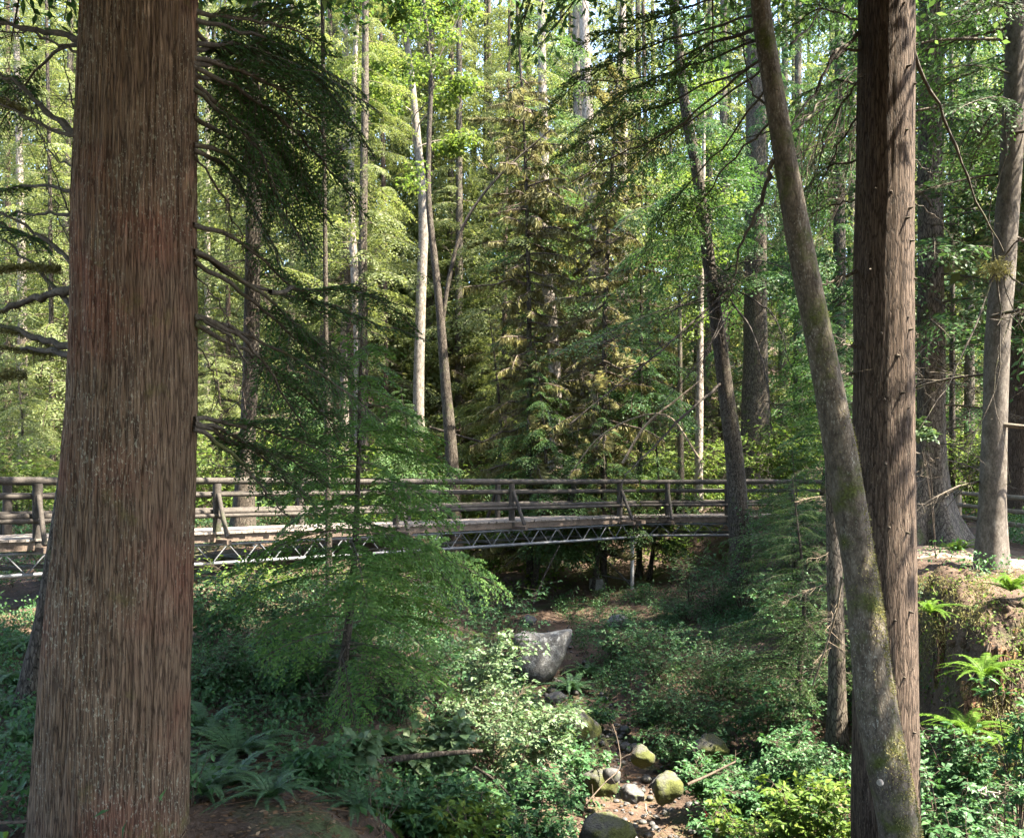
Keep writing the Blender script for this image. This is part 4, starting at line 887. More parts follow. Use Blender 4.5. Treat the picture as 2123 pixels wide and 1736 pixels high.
# understorey conifers in front of and behind the bridge
def young(label, px, Y, top_py, L0, seed, mats, tpl, nb, z_lo=.35, name='young_hemlock', wd=None):
    b = D(px, 1000, Y); zg = gz(b[0], b[1]); zt = (HZ-top_py)/F*Y
    P = path([[b[0], Y, zg-.2], [b[0]+.05*(zt-zg), Y, zg+(zt-zg)*.5], [b[0]+.02, Y, zt]], 20); R = np.linspace(.012*(zt-zg)+.01, .006, 20)
    rng = np.random.default_rng(seed); g = Geo(); crown_boughs(g, P, R, rng, zg+z_lo*(zt-zg)*.5, zt-.1, nb, L0, .3, tpl, (-.05, .25), roll=.3)
    return add_tree(name, label, 'tree', P, R, zg, 'dark_bark', g, mats, k=9, seed=seed)
young('bushy young hemlock in soft shade behind the middle of the bridge', 1105, 30, 690, 3.0, 201, NN, B_FAR, 90)
young('smaller young hemlock behind the bridge, right of the bushy one', 1230, 29.5, 760, 2.4, 202, NN, B_FAR, 70)
young('slender young hemlock directly behind the pier of the bridge', 1345, 30.5, 800, 2.2, 203, NN, B_FAR, 60)
young('young hemlock by the bridge rail left of the forked tree', 830, 28, 800, 2.2, 204, NN, B_FAR, 60)
young('low young hemlock with dark drooping boughs near the lichen trunk', 610, 26, 760, 2.2, 205, ND, B_FAR, 60)
young('young hemlock on the right creek bank with tiers reaching left of the curved trunk', 1640, 15.5, 985, 1.9, 206, NN, B_FINE, 90)
young('low spreading hemlock behind the curved trunk, close to the bridge end', 1640, 22, 930, 2.2, 207, NN, B_MID, 60)
young('young hemlock in the gap behind the knotty trunk beside the trail', 1790, 24, 880, 2.0, 208, ND, B_FAR, 50)
young('sunlit young hemlock high behind the bridge, left of the mossy spruce', 1010, 36, 620, 2.8, 209, NL, B_FAR, 70)
young('young hemlock behind the left end of the bridge', 440, 30, 700, 2.6, 210, NL, B_FAR, 70)
young('bright young hemlock at the left edge behind the bridge rail', 30, 27, 730, 2.4, 211, NL, B_FAR, 60)
young('tall young hemlock right of the curved trunk among the dark trunks', 1700, 31, 560, 2.6, 212, ND, B_FAR, 80)
young('young hemlock behind the log fence at the right edge', 2090, 31, 720, 2.6, 213, NN, B_FAR, 70)

# the wood beyond, too deep to tell trees apart, plus added shade trees
rng = np.random.default_rng(77); g = Geo()
def wood(x, Y, H, r, nb, L0, z0=2.5, tpl=B_XFAR):
    zg = gz(x, Y); tube(g, [[x, Y, zg-.3], [x+.2, Y, zg+H*.5], [x, Y, zg+H]], [r, r*.7, .03], 7, 3, cap=False)
    crown_boughs(g, np.array([[x, Y, zg], [x, Y, zg+H]]), np.array([r, .05]), rng, zg+z0, zg+H, nb, L0, 1.0, tpl, (-.25, .1), wide=(1.0, 1.4))
for Y0, Y1, cnt in ((47, 53, 17), (54, 62, 22), (64, 78, 26), (82, 96, 26)):
    for i in range(cnt):
        Y = rng.uniform(Y0, Y1); half = Y*.60; x_ = -half+2*half*(i+rng.uniform(.1, .9))/cnt; wood(x_, Y, rng.uniform(34, 46)+.12*Y, .24, (130 if x_ < -4 else 85) if Y < 80 else 90, 4.6 if Y < 80 else 6.5, 1.5)
for x_, Y in ((-3.6, 50), (-5.2, 53), (-1.6, 56), (-2.8, 62), (1.5, 51), (-8, 49), (4.5, 58)): wood(x_, Y, 44, .24, 150, 4.6, 1.5)
for x, Y in ((-5.8, 14.0), (4.3, 2.6), (0.3, -2.2), (7.4, 4.3), (9.5, 1.5), (14.5, 19.5), (17, 23.5), (20, 17), (5.0, -2.5), (0.5, -5), (-5, -3.5), (-9, 1.5), (-9.5, 6.5), (-13, 11), (3, -11), (-4, -11), (11, -7), (15, -1), (-14, -6), (-16, 17)):  # unseen trees around the viewpoint, added to shade ravine, cedar and bridge
    wood(x, Y, rng.uniform(24, 29), .28, 150, 3.6 if 4 < x < 8 and Y < 8 else 4.8, (12.0 if Y == 14 else 5.8)-gz(x, Y), B_XFAR)
tag(build('far_woodland_and_shade_trees', g, [M['twig'], M['needle_lit'], M['moss'], M['grey_bark']]), 'sunlit mass of distant conifers, plus unseen trees added near the viewpoint to shade the ravine', 'woodland', kind='stuff')
# ------------------------------------------------------------------ shrubs, ferns, undergrowth
def shrub_geo(g, bx, by, H, R, rng, n=900, L=.07, W=.045, stems=9, leaf=LEAF, fold=.3, tri=True, low=.15, wood=WOOD, arch=.5):
    zg = float(ground(np.array([bx]), np.array([by]))[0])
    a = rng.uniform(0, 6.28, stems); q = np.sqrt(rng.uniform(.05, 1, stems))*R
    tipz = H*rng.uniform(.6, 1.0, stems)
    tw_b, tw_e = [], []
    t = np.linspace(0, 1, 7)
    per = max(n//(3*stems) if tri else n//stems, 3)
    for i in range(stems):
        e = np.array([math.cos(a[i])*q[i], math.sin(a[i])*q[i], tipz[i]])
        c = np.array([e[0]*.35, e[1]*.35, e[2]*(.75)])
        P = np.outer((1-t)**2, [0, 0, -.05])+np.outer(2*t*(1-t), c)+np.outer(t*t, e)+[bx, by, zg]
        tube(g, P, np.linspace(.011, .003, 7), 4, wood, cap=False)
        s = rng.uniform(low, 1, per)**.8; B = np.stack([np.interp(s, t, P[:, k]) for k in range(3)], -1)
        d = nrm(np.stack([rng.normal(0, 1, per), rng.normal(0, 1, per), rng.uniform(-.25, .5, per)], -1)+np.array([math.cos(a[i]), math.sin(a[i]), 0])*.4)
        E = B+d*(R*.55*rng.uniform(.15, 1, (per, 1)))
        tw_b.append(B); tw_e.append(E)
    B = np.concatenate(tw_b); E = np.concatenate(tw_e); sticks(g, B, E, .0035, .0015, wood)
    d = nrm(E-B); d[:, 2] -= .25; m = len(E)
    N = nrm(np.array([0, 0, 1.])+rng.normal(0, .38, (m, 3)))
    Sx = nrm(np.cross(d, N))
    dirs = [d]+([d*.45+Sx*.9, d*.45-Sx*.9] if tri else [])
    for dd in dirs:
        leaves(g, E+rng.normal(0, .006, (m, 3)), dd+rng.normal(0, .12, (m, 3)), N+rng.normal(0, .2, (m, 3)), L*rng.uniform(.65, 1.2, m), W*rng.uniform(.75, 1.15, m), leaf, fold, .45)
    # a second leaf pair further down each twig
    f = rng.uniform(.35, .75, (m, 1)); mid = B*(1-f)+E*f
    for sgn in (1, -1):
        leaves(g, mid, d*.5+Sx*sgn+rng.normal(0, .2, (m, 3)), N+rng.normal(0, .25, (m, 3)), L*rng.uniform(.55, 1.05, m), W*rng.uniform(.7, 1.05, m), leaf, fold, .45)
    return np.array([bx, by, zg])

def shrub(label, px, Y, top, width, seed, mat='shrub', n=900, L=.07, W=.045, stems=10, name='shrub', group=None, tri=True, hmin=.5, fold=.3, low=.15):
    """stands on the ground at distance Y; its top is at picture row `top` as seen by the camera, its spread `width` columns"""
    rng = np.random.default_rng(seed); x = (px-CX)/F*Y; zg = gz(x, Y)
    H = min(max((HZ-top)/F*Y-zg, hmin), 3.2); R = width/2/F*Y
    if name == 'shrub' and L < .1: q_ = rng.uniform(.75, 1.55); L *= q_; W *= q_*rng.uniform(.8, 1.1); n = int(n/q_**1.4)
    g = Geo(); b = shrub_geo(g, x, Y, H, R, rng, n, L, W, stems, tri=tri, fold=fold, low=low)
    t = thing(name, label, 'shrub', b, group)
    st = Geo(); lf = Geo()
    f = np.concatenate(g.f); v = np.concatenate(g.v); m = np.concatenate(g.m)
    for mi, dst in ((0, st), (1, lf)):
        k = f[m == mi]; u, inv = np.unique(k, return_inverse=True); dst.add(v[u], inv.reshape(-1, 4), 0, mi == 0)
    build('stems', st, [M['twig']], t, b); build('foliage', lf, [M[mat]], t, b); return t

def fern(label, px, Y, py, size, seed, mat='fern', nf=26, up=.7, zoff=0.0, group=None, arc=None):
    """sword fern: a rosette of arching fronds, each frond a midrib with two rows of leaflets"""
    rng = np.random.default_rng(seed); x = (px-CX)/F*Y; zg = gz(x, Y)+zoff if py is None else (HZ-py)/F*Y
    b = np.array([x, Y, zg]); th = thing('fern', label, 'fern', b, group)
    g = Geo()
    for i in range(nf):
        a = i*2.39996+rng.normal(0, .25) if arc is None else rng.uniform(*arc); L = size*rng.uniform(.65, 1.1); e = rng.uniform(.55, 1.3)*up
        m = 44; t = np.linspace(0, 1, m)
        h = np.stack([np.cos(a)*np.ones(m), np.sin(a)*np.ones(m), 0*t], -1)
        P = b+h*(L*(t*math.cos(e)*.95+.12*t*t))[:, None]+np.array([0, 0, 1.])*(L*(math.sin(e)*t*1.25-(.30+.55*math.sin(e))*t*t))[:, None]+np.array([-np.sin(a), np.cos(a), 0])*(L*.10*rng.normal()*t*t)[:, None]
        tube(g, P[::4], np.linspace(.005, .0015, len(P[::4])), 3, 0, cap=False)
        T = nrm(np.gradient(P, axis=0)); Sx = nrm(np.cross(T, [0, 0, 1.])); U = np.cross(Sx, T)
        pl = L*.115*np.clip(np.minimum(t*5+.25, 1)*(1.04-t**1.6), .05, 1)
        for sg in (1, -1):
            d = nrm(Sx*sg+T*.28-U*.10+rng.normal(0, .07, (m, 3)))
            leaves(g, P[3:], d[3:], U[3:]+rng.normal(0, .15, (m-3, 3)), pl[3:]*rng.uniform(.85, 1.1, m-3), L*.024, 0, .0, .25)
    build('fronds', g, [M[mat]], th, b); return th

# -- left bank
for a in [
 ('leafy shrub tucked under the deck just right of the big cedar', 450, 14, 1190, 230, 1, 'shrub', 1500), ('shrub with mid green leaves below the truss, left of the young hemlock', 610, 14.5, 1200, 240, 2, 'shrub', 1500),
 ('low dense shrub against the right side of the big cedar, above the bare soil', 430, 11.5, 1330, 190, 3, 'shrub', 1500), ('round leafy shrub between big cedar and young hemlock, above the fern bank', 570, 12, 1340, 230, 4, 'shrub', 1600),
 ('shrub hugging the foot of the young hemlock on its left', 655, 11.4, 1330, 150, 5, 'shrub', 900), ('shrub right of the young hemlock stem with small shaded leaves', 830, 12, 1330, 250, 6, 'shrub', 1700),
 ('tall pale leaved shrub between the young hemlock and the grey boulder', 985, 13.5, 1290, 220, 7, 'shrub_pale', 1900), ('pale green shrub with fine leaves halfway down the left creek bank', 1020, 12.2, 1400, 220, 8, 'shrub_pale', 2000),
 ('light green shrub leaning over the creek, left of the mossy rock', 1110, 13.2, 1450, 170, 9, 'shrub_pale', 1500), ('shrub in the left foreground of the creek with dense small leaves', 1040, 10.2, 1560, 220, 10, 'shrub', 1900),
 ('broad leaved shrub with flat pale leaves above the creek bank logs', 890, 10.8, 1500, 150, 11, 'shrub_pale', 520), ('shrub at the bottom edge left of the big mossy boulder', 1110, 9.4, 1610, 190, 12, 'shrub', 1700),
 ('shrub with large soft leaves low on the bare soil bank', 720, 9.0, 1570, 120, 13, 'shrub_pale', 260), ('shrub at the bottom edge under the soft leaved shrub', 660, 8.2, 1660, 150, 14, 'shrub', 700),
 ('shrub spreading along the bottom edge between fern bank and creek', 860, 8.6, 1630, 210, 15, 'shrub', 1500), ('dark shrub filling the hollow right of the broken log', 930, 9.6, 1600, 150, 16, 'shrub', 1000),
 ('bottom edge shrub directly below the pale leaved bank', 980, 8.2, 1660, 180, 17, 'shrub_yellow', 1200), ('tall shrub in front of the bridge truss, right of the young hemlock', 1030, 17, 1200, 200, 18, 'shrub', 1300),
 ('shrub below the truss between the big cedar and its right hand neighbour shrub', 520, 17, 1165, 230, 19, 'shrub_yellow', 1100), ('shrub under the bridge behind the young hemlock stem', 760, 17, 1170, 220, 20, 'shrub_yellow', 1100), ('shrub under the bridge left of the pier gap', 900, 19, 1170, 200, 21, 'shrub', 1000)]:
    big = a[0].startswith(('broad', 'shrub with large'))
    shrub(a[0], a[1], a[2], a[3], a[4], a[5], a[6], n=a[7], **(dict(L=.15, W=.12, tri=False, fold=.2) if big else {}))
# -- right bank
for a in [
 ('dark shrub right of the grey boulder beneath the bridge pier', 1270, 22, 1270, 170, 31, 'shrub', 1100), ('shrub in front of the pier footing with bluish green leaves', 1425, 24, 1240, 150, 32, 'shrub', 1100),
 ('wide shrub on the right bank above the creek, below the pier', 1360, 19, 1295, 240, 33, 'shrub', 1900), ('shrub on the right bank halfway between pier and snag', 1490, 18, 1330, 230, 34, 'shrub', 1700),
 ('shrub overhanging the creek stones from the right bank', 1330, 17, 1420, 190, 35, 'shrub', 1500), ('dense shrub in the middle of the right bank', 1450, 16, 1410, 230, 36, 'shrub', 1900),
 ('shrub left of the grey snag, level with its middle', 1590, 15, 1390, 240, 37, 'shrub', 1900), ('shrub hanging low over the creek from the left, above the purplish stone', 1205, 13.6, 1520, 120, 55, 'shrub', 900), ('shrub crowding the creek on the right beside the round mossy boulder', 1465, 13.2, 1570, 130, 56, 'shrub', 1000), ('shrub at the bottom edge between the stones and the yellow green shrub', 1505, 10.9, 1690, 120, 57, 'shrub', 800), ('bushy shrub hiding the bridge right of the dark leaning trunk', 1610, 25.5, 1020, 170, 58, 'shrub', 1200),
 ('shrub leaning over the creek just below the grey boulder', 1230, 18, 1440, 140, 51, 'shrub', 1000), ('shrub on the left edge of the creek opposite the long mossy boulder', 1150, 15.5, 1450, 130, 52, 'shrub_pale', 1100), ('shrub in the dark slope under the right end of the bridge', 1430, 26, 1150, 150, 53, 'shrub', 700), ('shrub clinging to the bank beside the bridge end', 1480, 24, 1170, 160, 54, 'shrub', 900),
 ('shrub at the foot of the right bank above the mossy round boulder', 1420, 15.3, 1490, 190, 38, 'shrub', 1500),
 ('shrub below the grey snag spreading left', 1640, 12.6, 1510, 200, 39, 'shrub', 1500), ('shrub in the right foreground between creek stones and knotty trunk', 1560, 12.4, 1600, 200, 40, 'shrub', 1700),
 ('bright yellow green shrub at the bottom edge left of the knotty trunk', 1690, 10.2, 1600, 190, 41, 'shrub_yellow', 1500), ('shrub at the bottom edge right of the creek stones', 1570, 10.4, 1660, 200, 42, 'shrub_yellow', 1500),
 ('shrub right of the knotty trunk near the bottom edge', 1960, 9.2, 1590, 170, 43, 'shrub', 1500), ('shrub in the bottom right corner', 2080, 8.6, 1640, 190, 44, 'shrub', 1600),
 ('shrub below the eroded roots, right of the knotty trunk', 1985, 10.4, 1470, 160, 45, 'shrub', 1300), ('shrub with hanging leaves at the right edge, in front of the eroded bank', 2110, 9.4, 1390, 130, 46, 'shrub', 900),
 ('shrub in the bottom right between corner shrub and knotty trunk', 2010, 8.0, 1690, 170, 47, 'shrub', 1000), ('shrub with broad sunlit leaves behind the knotty trunk at eye level', 1940, 16.5, 840, 90, 48, 'shrub_pale', 170),
 ('shrub at the far end of the bridge under the dark leaning trunk', 1540, 23.5, 1130, 190, 49, 'shrub', 1100), ('shrub on the slope between the bridge end and the curved trunk', 1640, 19, 1180, 190, 50, 'shrub', 1300)]:
    shrub(a[0], a[1], a[2], a[3], a[4], a[5], a[6], n=a[7], **(dict(L=.14, W=.09, low=.88, stems=3) if 'broad' in a[0] else {}))
# -- vine maples and tall bushes of the sunlit middle distance behind the bridge
for a in [
 ('bright leafy bush behind the left end of the bridge rail', 40, 24, 900, 260, 61, 'maple', 1500), ('tall bright bush behind the rail right of the lichen trunk', 600, 30, 860, 260, 62, 'maple', 1500),
 ('bright bush at the foot of the forked tree', 930, 33, 880, 260, 63, 'maple', 1600), ('tall bush of sunny leaves left of the white birch', 800, 36, 780, 260, 64, 'maple', 1700),
 ('yellow green bush right of the forked tree in full sun', 1010, 40, 700, 260, 65, 'maple', 1700), ('bush of bright leaves behind the bridge between the pale pair and the dark stem', 1290, 36, 860, 260, 66, 'maple', 1500),
 ('tall sunny bush right of the forked tree, nearer than the others', 985, 34, 740, 230, 76, 'maple', 1600), ('tall sunny bush behind the mossy spruces at the centre', 1170, 37, 700, 250, 77, 'maple', 1600),
 ('bush behind the far end of the bridge by the mossy stem', 1430, 35, 880, 230, 67, 'maple', 1400), ('bush in dappled sun right of the dark leaning trunk', 1620, 33, 860, 240, 68, 'shrub_yellow', 1400),
 ('bush behind the log fence right of the rooted trunk', 2010, 30, 880, 220, 69, 'maple', 1400), ('bush at the right edge beyond the fence', 2110, 28, 900, 170, 70, 'maple', 1000), ('bush behind the rail just right of the big cedar', 450, 28, 900, 220, 71, 'maple', 1300),
 ('bright bush behind the rail just left of the young hemlock stem', 700, 27, 930, 200, 72, 'maple', 1200), ('low bush behind the rail in the middle of the bridge', 1150, 32, 930, 240, 73, 'shrub_yellow', 1300), ('tall bush in the gap between curved trunk and dark leaning trunk', 1590, 40, 760, 260, 74, 'maple', 1500), ('tall bush deep behind the big cedar on its left', 110, 36, 760, 240, 75, 'maple', 1500)]:
    rngl = a[2]/26; shrub(a[0], a[1], a[2], a[3], a[4], a[5], a[6], n=int(a[7]*1.3), L=.13*rngl**.5, W=.085*rngl**.5, stems=14, name='bush')
# -- sword ferns
for i, a in enumerate([
 ('large sword fern in the middle of the bare soil bank', 492, 9.3, None, .95, 'fern'), ('yellowish sword fern low beside the big cedar at the bottom', 470, 8.2, None, .80, 'fern'), ('sword fern on the soil bank left of the broken log', 425, 10.2, None, .8, 'fern'),
 ('sword fern on the mound at the bottom edge, nearest the big cedar', 420, 7.4, None, .7, 'fern'), ('small sword fern on the mound at the bottom edge, right of the nearest one', 560, 7.3, None, .6, 'fern'), ('fern in the bare hollow at the bottom edge left of the spreading shrub', 740, 7.7, None, .6, 'fern'), ('fern tucked against the right foot of the big cedar', 400, 8.4, None, .7, 'fern'), ('sword fern drooping over the lower end of the bare soil bank', 640, 8.4, None, .75, 'fern'),
 ('sword fern under the bridge left of the big cedar', 50, 12, None, 1.0, 'fern'), ('sword fern at the left edge below the truss', 10, 10.5, None, 1.0, 'fern'), ('sword fern left of the leaning grey trunk, lower one', 40, 9.2, None, .95, 'fern'),
 ('sword fern at the left edge near the bottom', 95, 8.6, None, .7, 'fern'), ('sword fern right beside the grey boulder', 1185, 20.2, None, 1.1, 'fern'), ('small sword fern behind the boulder, darker', 1215, 21.5, None, .9, 'fern'),
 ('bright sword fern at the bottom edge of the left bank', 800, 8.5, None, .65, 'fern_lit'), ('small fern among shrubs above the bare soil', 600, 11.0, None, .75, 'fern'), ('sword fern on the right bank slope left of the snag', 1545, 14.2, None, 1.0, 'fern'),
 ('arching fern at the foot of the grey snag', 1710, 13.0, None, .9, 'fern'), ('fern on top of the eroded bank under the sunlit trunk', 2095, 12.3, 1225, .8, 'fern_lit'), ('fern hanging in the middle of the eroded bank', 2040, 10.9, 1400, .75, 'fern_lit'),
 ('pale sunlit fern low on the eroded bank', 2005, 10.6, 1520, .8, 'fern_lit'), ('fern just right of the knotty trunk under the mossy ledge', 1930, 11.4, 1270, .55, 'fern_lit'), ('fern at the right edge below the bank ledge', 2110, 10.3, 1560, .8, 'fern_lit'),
 ('fern at the bottom right between leafy shrubs', 2060, 9.8, None, .8, 'fern'), ('fern at the foot of the left creek bank near the water', 1130, 10.6, None, .7, 'fern'), ('fern between the broken log and the creek', 960, 9.3, None, .7, 'fern'),
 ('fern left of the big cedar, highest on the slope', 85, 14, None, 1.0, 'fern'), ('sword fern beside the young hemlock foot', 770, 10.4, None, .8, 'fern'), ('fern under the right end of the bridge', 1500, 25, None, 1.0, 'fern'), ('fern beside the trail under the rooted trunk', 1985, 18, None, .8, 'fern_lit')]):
    fern(a[0], a[1], a[2], a[3], a[4], 300+i, a[5], nf=30 if a[4] > .85 else 22)
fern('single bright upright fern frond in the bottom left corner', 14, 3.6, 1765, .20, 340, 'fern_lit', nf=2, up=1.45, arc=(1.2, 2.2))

# -- undergrowth: low leaves over the ground, too many to count
rng = np.random.default_rng(400)
def scatter_plants(g, N, ylo, yhi, L, W, H, R, n, cond):
    c = 0
    Ys = ylo+(yhi-ylo)*rng.uniform(0, 1, N)**.75; xs = (rng.uniform(-40, 2170, N)-CX)/F*Ys
    dl = cxf(Ys)-xs
    for x, y, d in zip(xs, Ys, dl):
        if not cond(x, y, d): continue
        zg = gz(x, y); h = H*rng.uniform(.5, 1.3); r = R*rng.uniform(.6, 1.3)
        v = rng.normal(0, 1, (n, 3)); v = nrm(v)*(rng.uniform(0, 1, (n, 1))**.5)*[r, r, h*.5]; v[:, 2] += h*.5
        P = v+[x, y, zg]; d_ = nrm(v*[1, 1, 0]+rng.normal(0, .25, (n, 3))); d_[:, 2] -= .2
        leaves(g, P, d_, np.array([0, 0, 1.])+rng.normal(0, .35, (n, 3)), L*rng.uniform(.6, 1.3, n), W*rng.uniform(.7, 1.2, n), 0, .25)
        m = 5; e = P[rng.integers(0, n, m)]; sticks(g, np.repeat([[x, y, zg]], m, 0)+rng.normal(0, .03, (m, 3)), e, .005, .002, 1)
def trail_d(x, y): return np.min(np.hypot(tp[:, 0]-x, tp[:, 1]-y))
def near_ok(x, y, d):
    if abs(d) < .75+.2*noise(x*3, y*3): return False
    px = CX+x/y*F
    if y < 10.8 and 400 < px < 900 and noise(x*1.3, y*1.3, 9.) < -.05: return False      # bare soil
    if y > 24 and 4.2 < x < 8.5 and y < 31: return rng.uniform() < .7                         # bare bank under the bridge end
    if x > edgef(y)-.2 and (trail_d(x, y) < 2.2 or y < 19 and rng.uniform() < .8): return False
    t = (y-A0[1])/bd[1]*bd[0]+A0[0]
    if abs((x-A0[0])*bn[0]+(y-A0[1])*bn[1]-.9) < 1.3 and zclear(x, y) < .8: return False
    return True
def zclear(x, y): return ZD-.7-gz(x, y)
g = Geo(); scatter_plants(g, 2100, 6.3, 28, .060, .040, .42, .36, 70, near_ok); scatter_plants(g, 700, 6.3, 28, .11, .05, .5, .36, 34, near_ok); scatter_plants(g, 500, 6.3, 28, .045, .036, .25, .4, 80, near_ok)
tag(build('undergrowth', g, [M['shrub'], M['twig']]), 'low leafy ground cover over both banks of the creek', 'ground cover', kind='stuff')
g = Geo(); scatter_plants(g, 1700, 25, 50, .15, .10, .9, .8, 46, lambda x, y, d: trail_d(x, y) > 1.6 and not (abs((x-A0[0])*bn[0]+(y-A0[1])*bn[1]-.9) < 1.7 and x < 4.5) and not (3 < x < 9 and y < 31))
tag(build('undergrowth', g, [M['shrub_yellow'], M['twig']]), 'bright leafy ground cover of the forest floor behind the bridge', 'ground cover', kind='stuff')
# leaf litter, bits of twig
g = Geo(); N = 42000
Ys = 6+26*rng.uniform(0, 1, N)**1.3; xs = (rng.uniform(-40, 2170, N)-CX)/F*Ys; zs = ground(xs, Ys)+.006
leaves(g, np.stack([xs, Ys, zs], -1), np.stack([rng.normal(0, 1, N), rng.normal(0, 1, N), rng.normal(0, .15, N)], -1), np.array([0, 0, 1.])+rng.normal(0, .3, (N, 3)), rng.uniform(.02, .075, N), rng.uniform(.008, .04, N), 0)
n = 2500; i = rng.integers(0, N, n); a = np.stack([xs[i], Ys[i], zs[i]+.01], -1); sticks(g, a, a+np.stack([rng.normal(0, .16, n), rng.normal(0, .16, n), rng.uniform(-.01, .04, n)], -1), .005, .003, 0)
tag(build('leaf_litter', g, [M['litter']]), 'brown fallen leaves, needles and twigs on the bare soil', 'leaf litter', kind='stuff')
# ------------------------------------------------------------------ rocks, logs, eroded bank
def rock_geo(g, c, s, seed, n=26, squ=.8, rough=.18, ang=0.0, cut=0):
    r = np.random.default_rng(seed); th = np.linspace(0, math.pi, n); ph = np.linspace(0, 2*math.pi, n*2, endpoint=False)
    T, P = np.meshgrid(th, ph, indexing='ij'); v = np.stack([np.sin(T)*np.cos(P), np.sin(T)*np.sin(P), np.cos(T)], -1)
    rr = 1+rough*fbm(v[..., 0]*1.3+seed, v[..., 1]*1.3, v[..., 2]*1.3, 4)
    v = v*rr[..., None]
    for _ in range(cut):
        nn = nrm(r.normal(0, 1, 3)); d = r.uniform(.55, .85); k = np.clip(v @ nn-d, 0, None); v = v-k[..., None]*nn*.92
    v = v*np.asarray(s); ca, sa = math.cos(ang), math.sin(ang); v = np.stack([v[..., 0]*ca-v[..., 1]*sa, v[..., 0]*sa+v[..., 1]*ca, v[..., 2]], -1)+c
    m = n*2; i = np.arange(n-1)[:, None]*m; j = np.arange(m)[None]; j2 = (j+1) % m
    g.add(v, np.stack([i+j, i+m+j, i+m+j2, i+j2], -1), 0, True)
def rock(label, px, py, Y, w, h, seed, mat, name='boulder', depth=None, cut=0, rough=.16, group=None, ang=None):
    c = D(px, py, Y); w, h = (w*.86, h*.86) if w > 45 else (w, h); s = (w/2/F*Y, (depth or w*.9)/2/F*Y, h/2/F*Y)
    g = Geo(); rock_geo(g, (0, 0, 0), s, seed, 24 if w > 45 else 10, rough=rough, cut=cut, ang=seed*.7 if ang is None else ang)
    o = build(name, g, M[mat]); o.location = c+np.array([0, 0, -s[2]*.35]) if group is None else c; tag(o, label, 'rock', group); return o
# the large split boulder, flat faced, leaning
g = Geo(); Yb = 21.0
def bp(px, py, dy): return D(px, py, Yb+dy)
front = [(1063, 1318), (1085, 1308), (1130, 1312), (1186, 1302), (1184, 1325), (1170, 1362), (1150, 1398), (1122, 1420), (1088, 1414), (1068, 1385)]
ng = 18; c = np.mean(front, 0)
rings = []
for f, dy in ((0, -.20), (.45, -.24), (.78, -.20), (.94, -.10), (1.0, .02), (1.02, .3), (.98, .8), (.8, 1.2), (.0, 1.3)):
    pts = np.array(front, float); cl = np.vstack([pts, pts[:1]]); uu = np.concatenate([[0], np.cumsum(np.linalg.norm(np.diff(cl, axis=0), axis=1))]); q = np.stack([np.interp(np.linspace(0, uu[-1], 41)[:-1], uu, cl[:, k]) for k in (0, 1)], -1)
    rings.append([bp(c[0]+(a-c[0])*f, c[1]+(b-c[1])*f, dy+.25*(b-c[1])/60*f*-.6) for a, b in q])
V = np.array(rings); V += .022*np.stack([fbm(V[..., 0]*3, V[..., 1]*3, V[..., 2]*3), fbm(V[..., 0]*3+9, V[..., 1]*3, V[..., 2]*3), fbm(V[..., 0]*3, V[..., 1]*3+7, V[..., 2]*3)], -1)
i = np.arange(8)[:, None]*40; j = np.arange(40)[None]; j2 = (j+1) % 40
b0 = D(1120, 1400, Yb+.4); g.add(V, np.stack([i+j, i+j2, i+40+j2, i+40+j], -1), 0, True)
tag(build('boulder', g, M['rock'], None, b0), 'big angular grey boulder spotted with white lichen in the ravine under the bridge', 'rock')
for i_, a in enumerate([
 ('flat pale stone wedged on the left side of the grey boulder', 1095, 1283, 22.5, 34, 24, 'cobble', 1), ('long moss topped boulder in the creek below the grey boulder', 1205, 1500, 16.6, 95, 100, 'rock_moss', 1),
 ('grey and purple boulder with a mossy end beside the creek', 1245, 1615, 13.4, 85, 70, 'rock_moss', 1), ('large bright mossy boulder at the bottom edge', 1262, 1715, 10.4, 125, 120, 'rock_moss', 0),
 ('round boulder capped with dark moss in the creek', 1380, 1620, 12.6, 86, 76, 'rock_moss', 0), ('smaller dark boulder left of the round mossy one', 1312, 1638, 12.7, 62, 46, 'cobble', 0),
 ('purplish smooth stone between the two boulders', 1268, 1600, 12.9, 42, 40, 'cobble', 0), ('dark mossy boulder half hidden under the right bank shrubs', 1475, 1545, 14.6, 80, 70, 'rock_moss', 0),
 ('low stone under the shrubs on the right, beneath the pier', 1275, 1285, 25.0, 70, 50, 'rock', 1), ('mossy stone at the bottom right of the creek', 1500, 1725, 10.8, 60, 34, 'rock_moss', 0), ('dark stone upstream of the round mossy boulder', 1330, 1560, 14.4, 60, 50, 'rock_moss', 1), ('grey stone at the creek edge in front of the fern by the boulder', 1150, 1440, 18.8, 55, 30, 'cobble', 0)]):
    rock(a[0], a[1], a[2], a[3], a[4], a[5], 500+i_, a[6], cut=2+2*a[7], rough=.26)
rng = np.random.default_rng(41); k = 0
while k < 190:
    Y = 9.4+rng.uniform(0, 1)**1.4*15; x = float(cxf(Y))+rng.normal(0, .48); z = gz(x, Y); px, py = CX+x/Y*F, HZ-z/Y*F
    if py > 1765: continue
    w = rng.uniform(9, 30)*10.5/Y*(1 if rng.uniform() < .8 else 1.6); k += 1
    o = rock('small rounded grey stone lying loose in the creek bed', px, py-w*.22, Y, w, w*rng.uniform(.55, .8), 600+k, 'cobble', 'cobble', cut=0, rough=.12, group='loose stones in the creek bed')
g = Geo()
n = 900
for _ in range(n):
    Y = 9+rng.uniform(0, 1)**1.3*17; x = float(cxf(Y))+rng.normal(0, .6); s = rng.uniform(.012, .04); rock_geo(g, (x, Y, gz(x, Y)+s*.3), (s, s*.9, s*.65), int(rng.integers(1000)), 5, rough=.1)
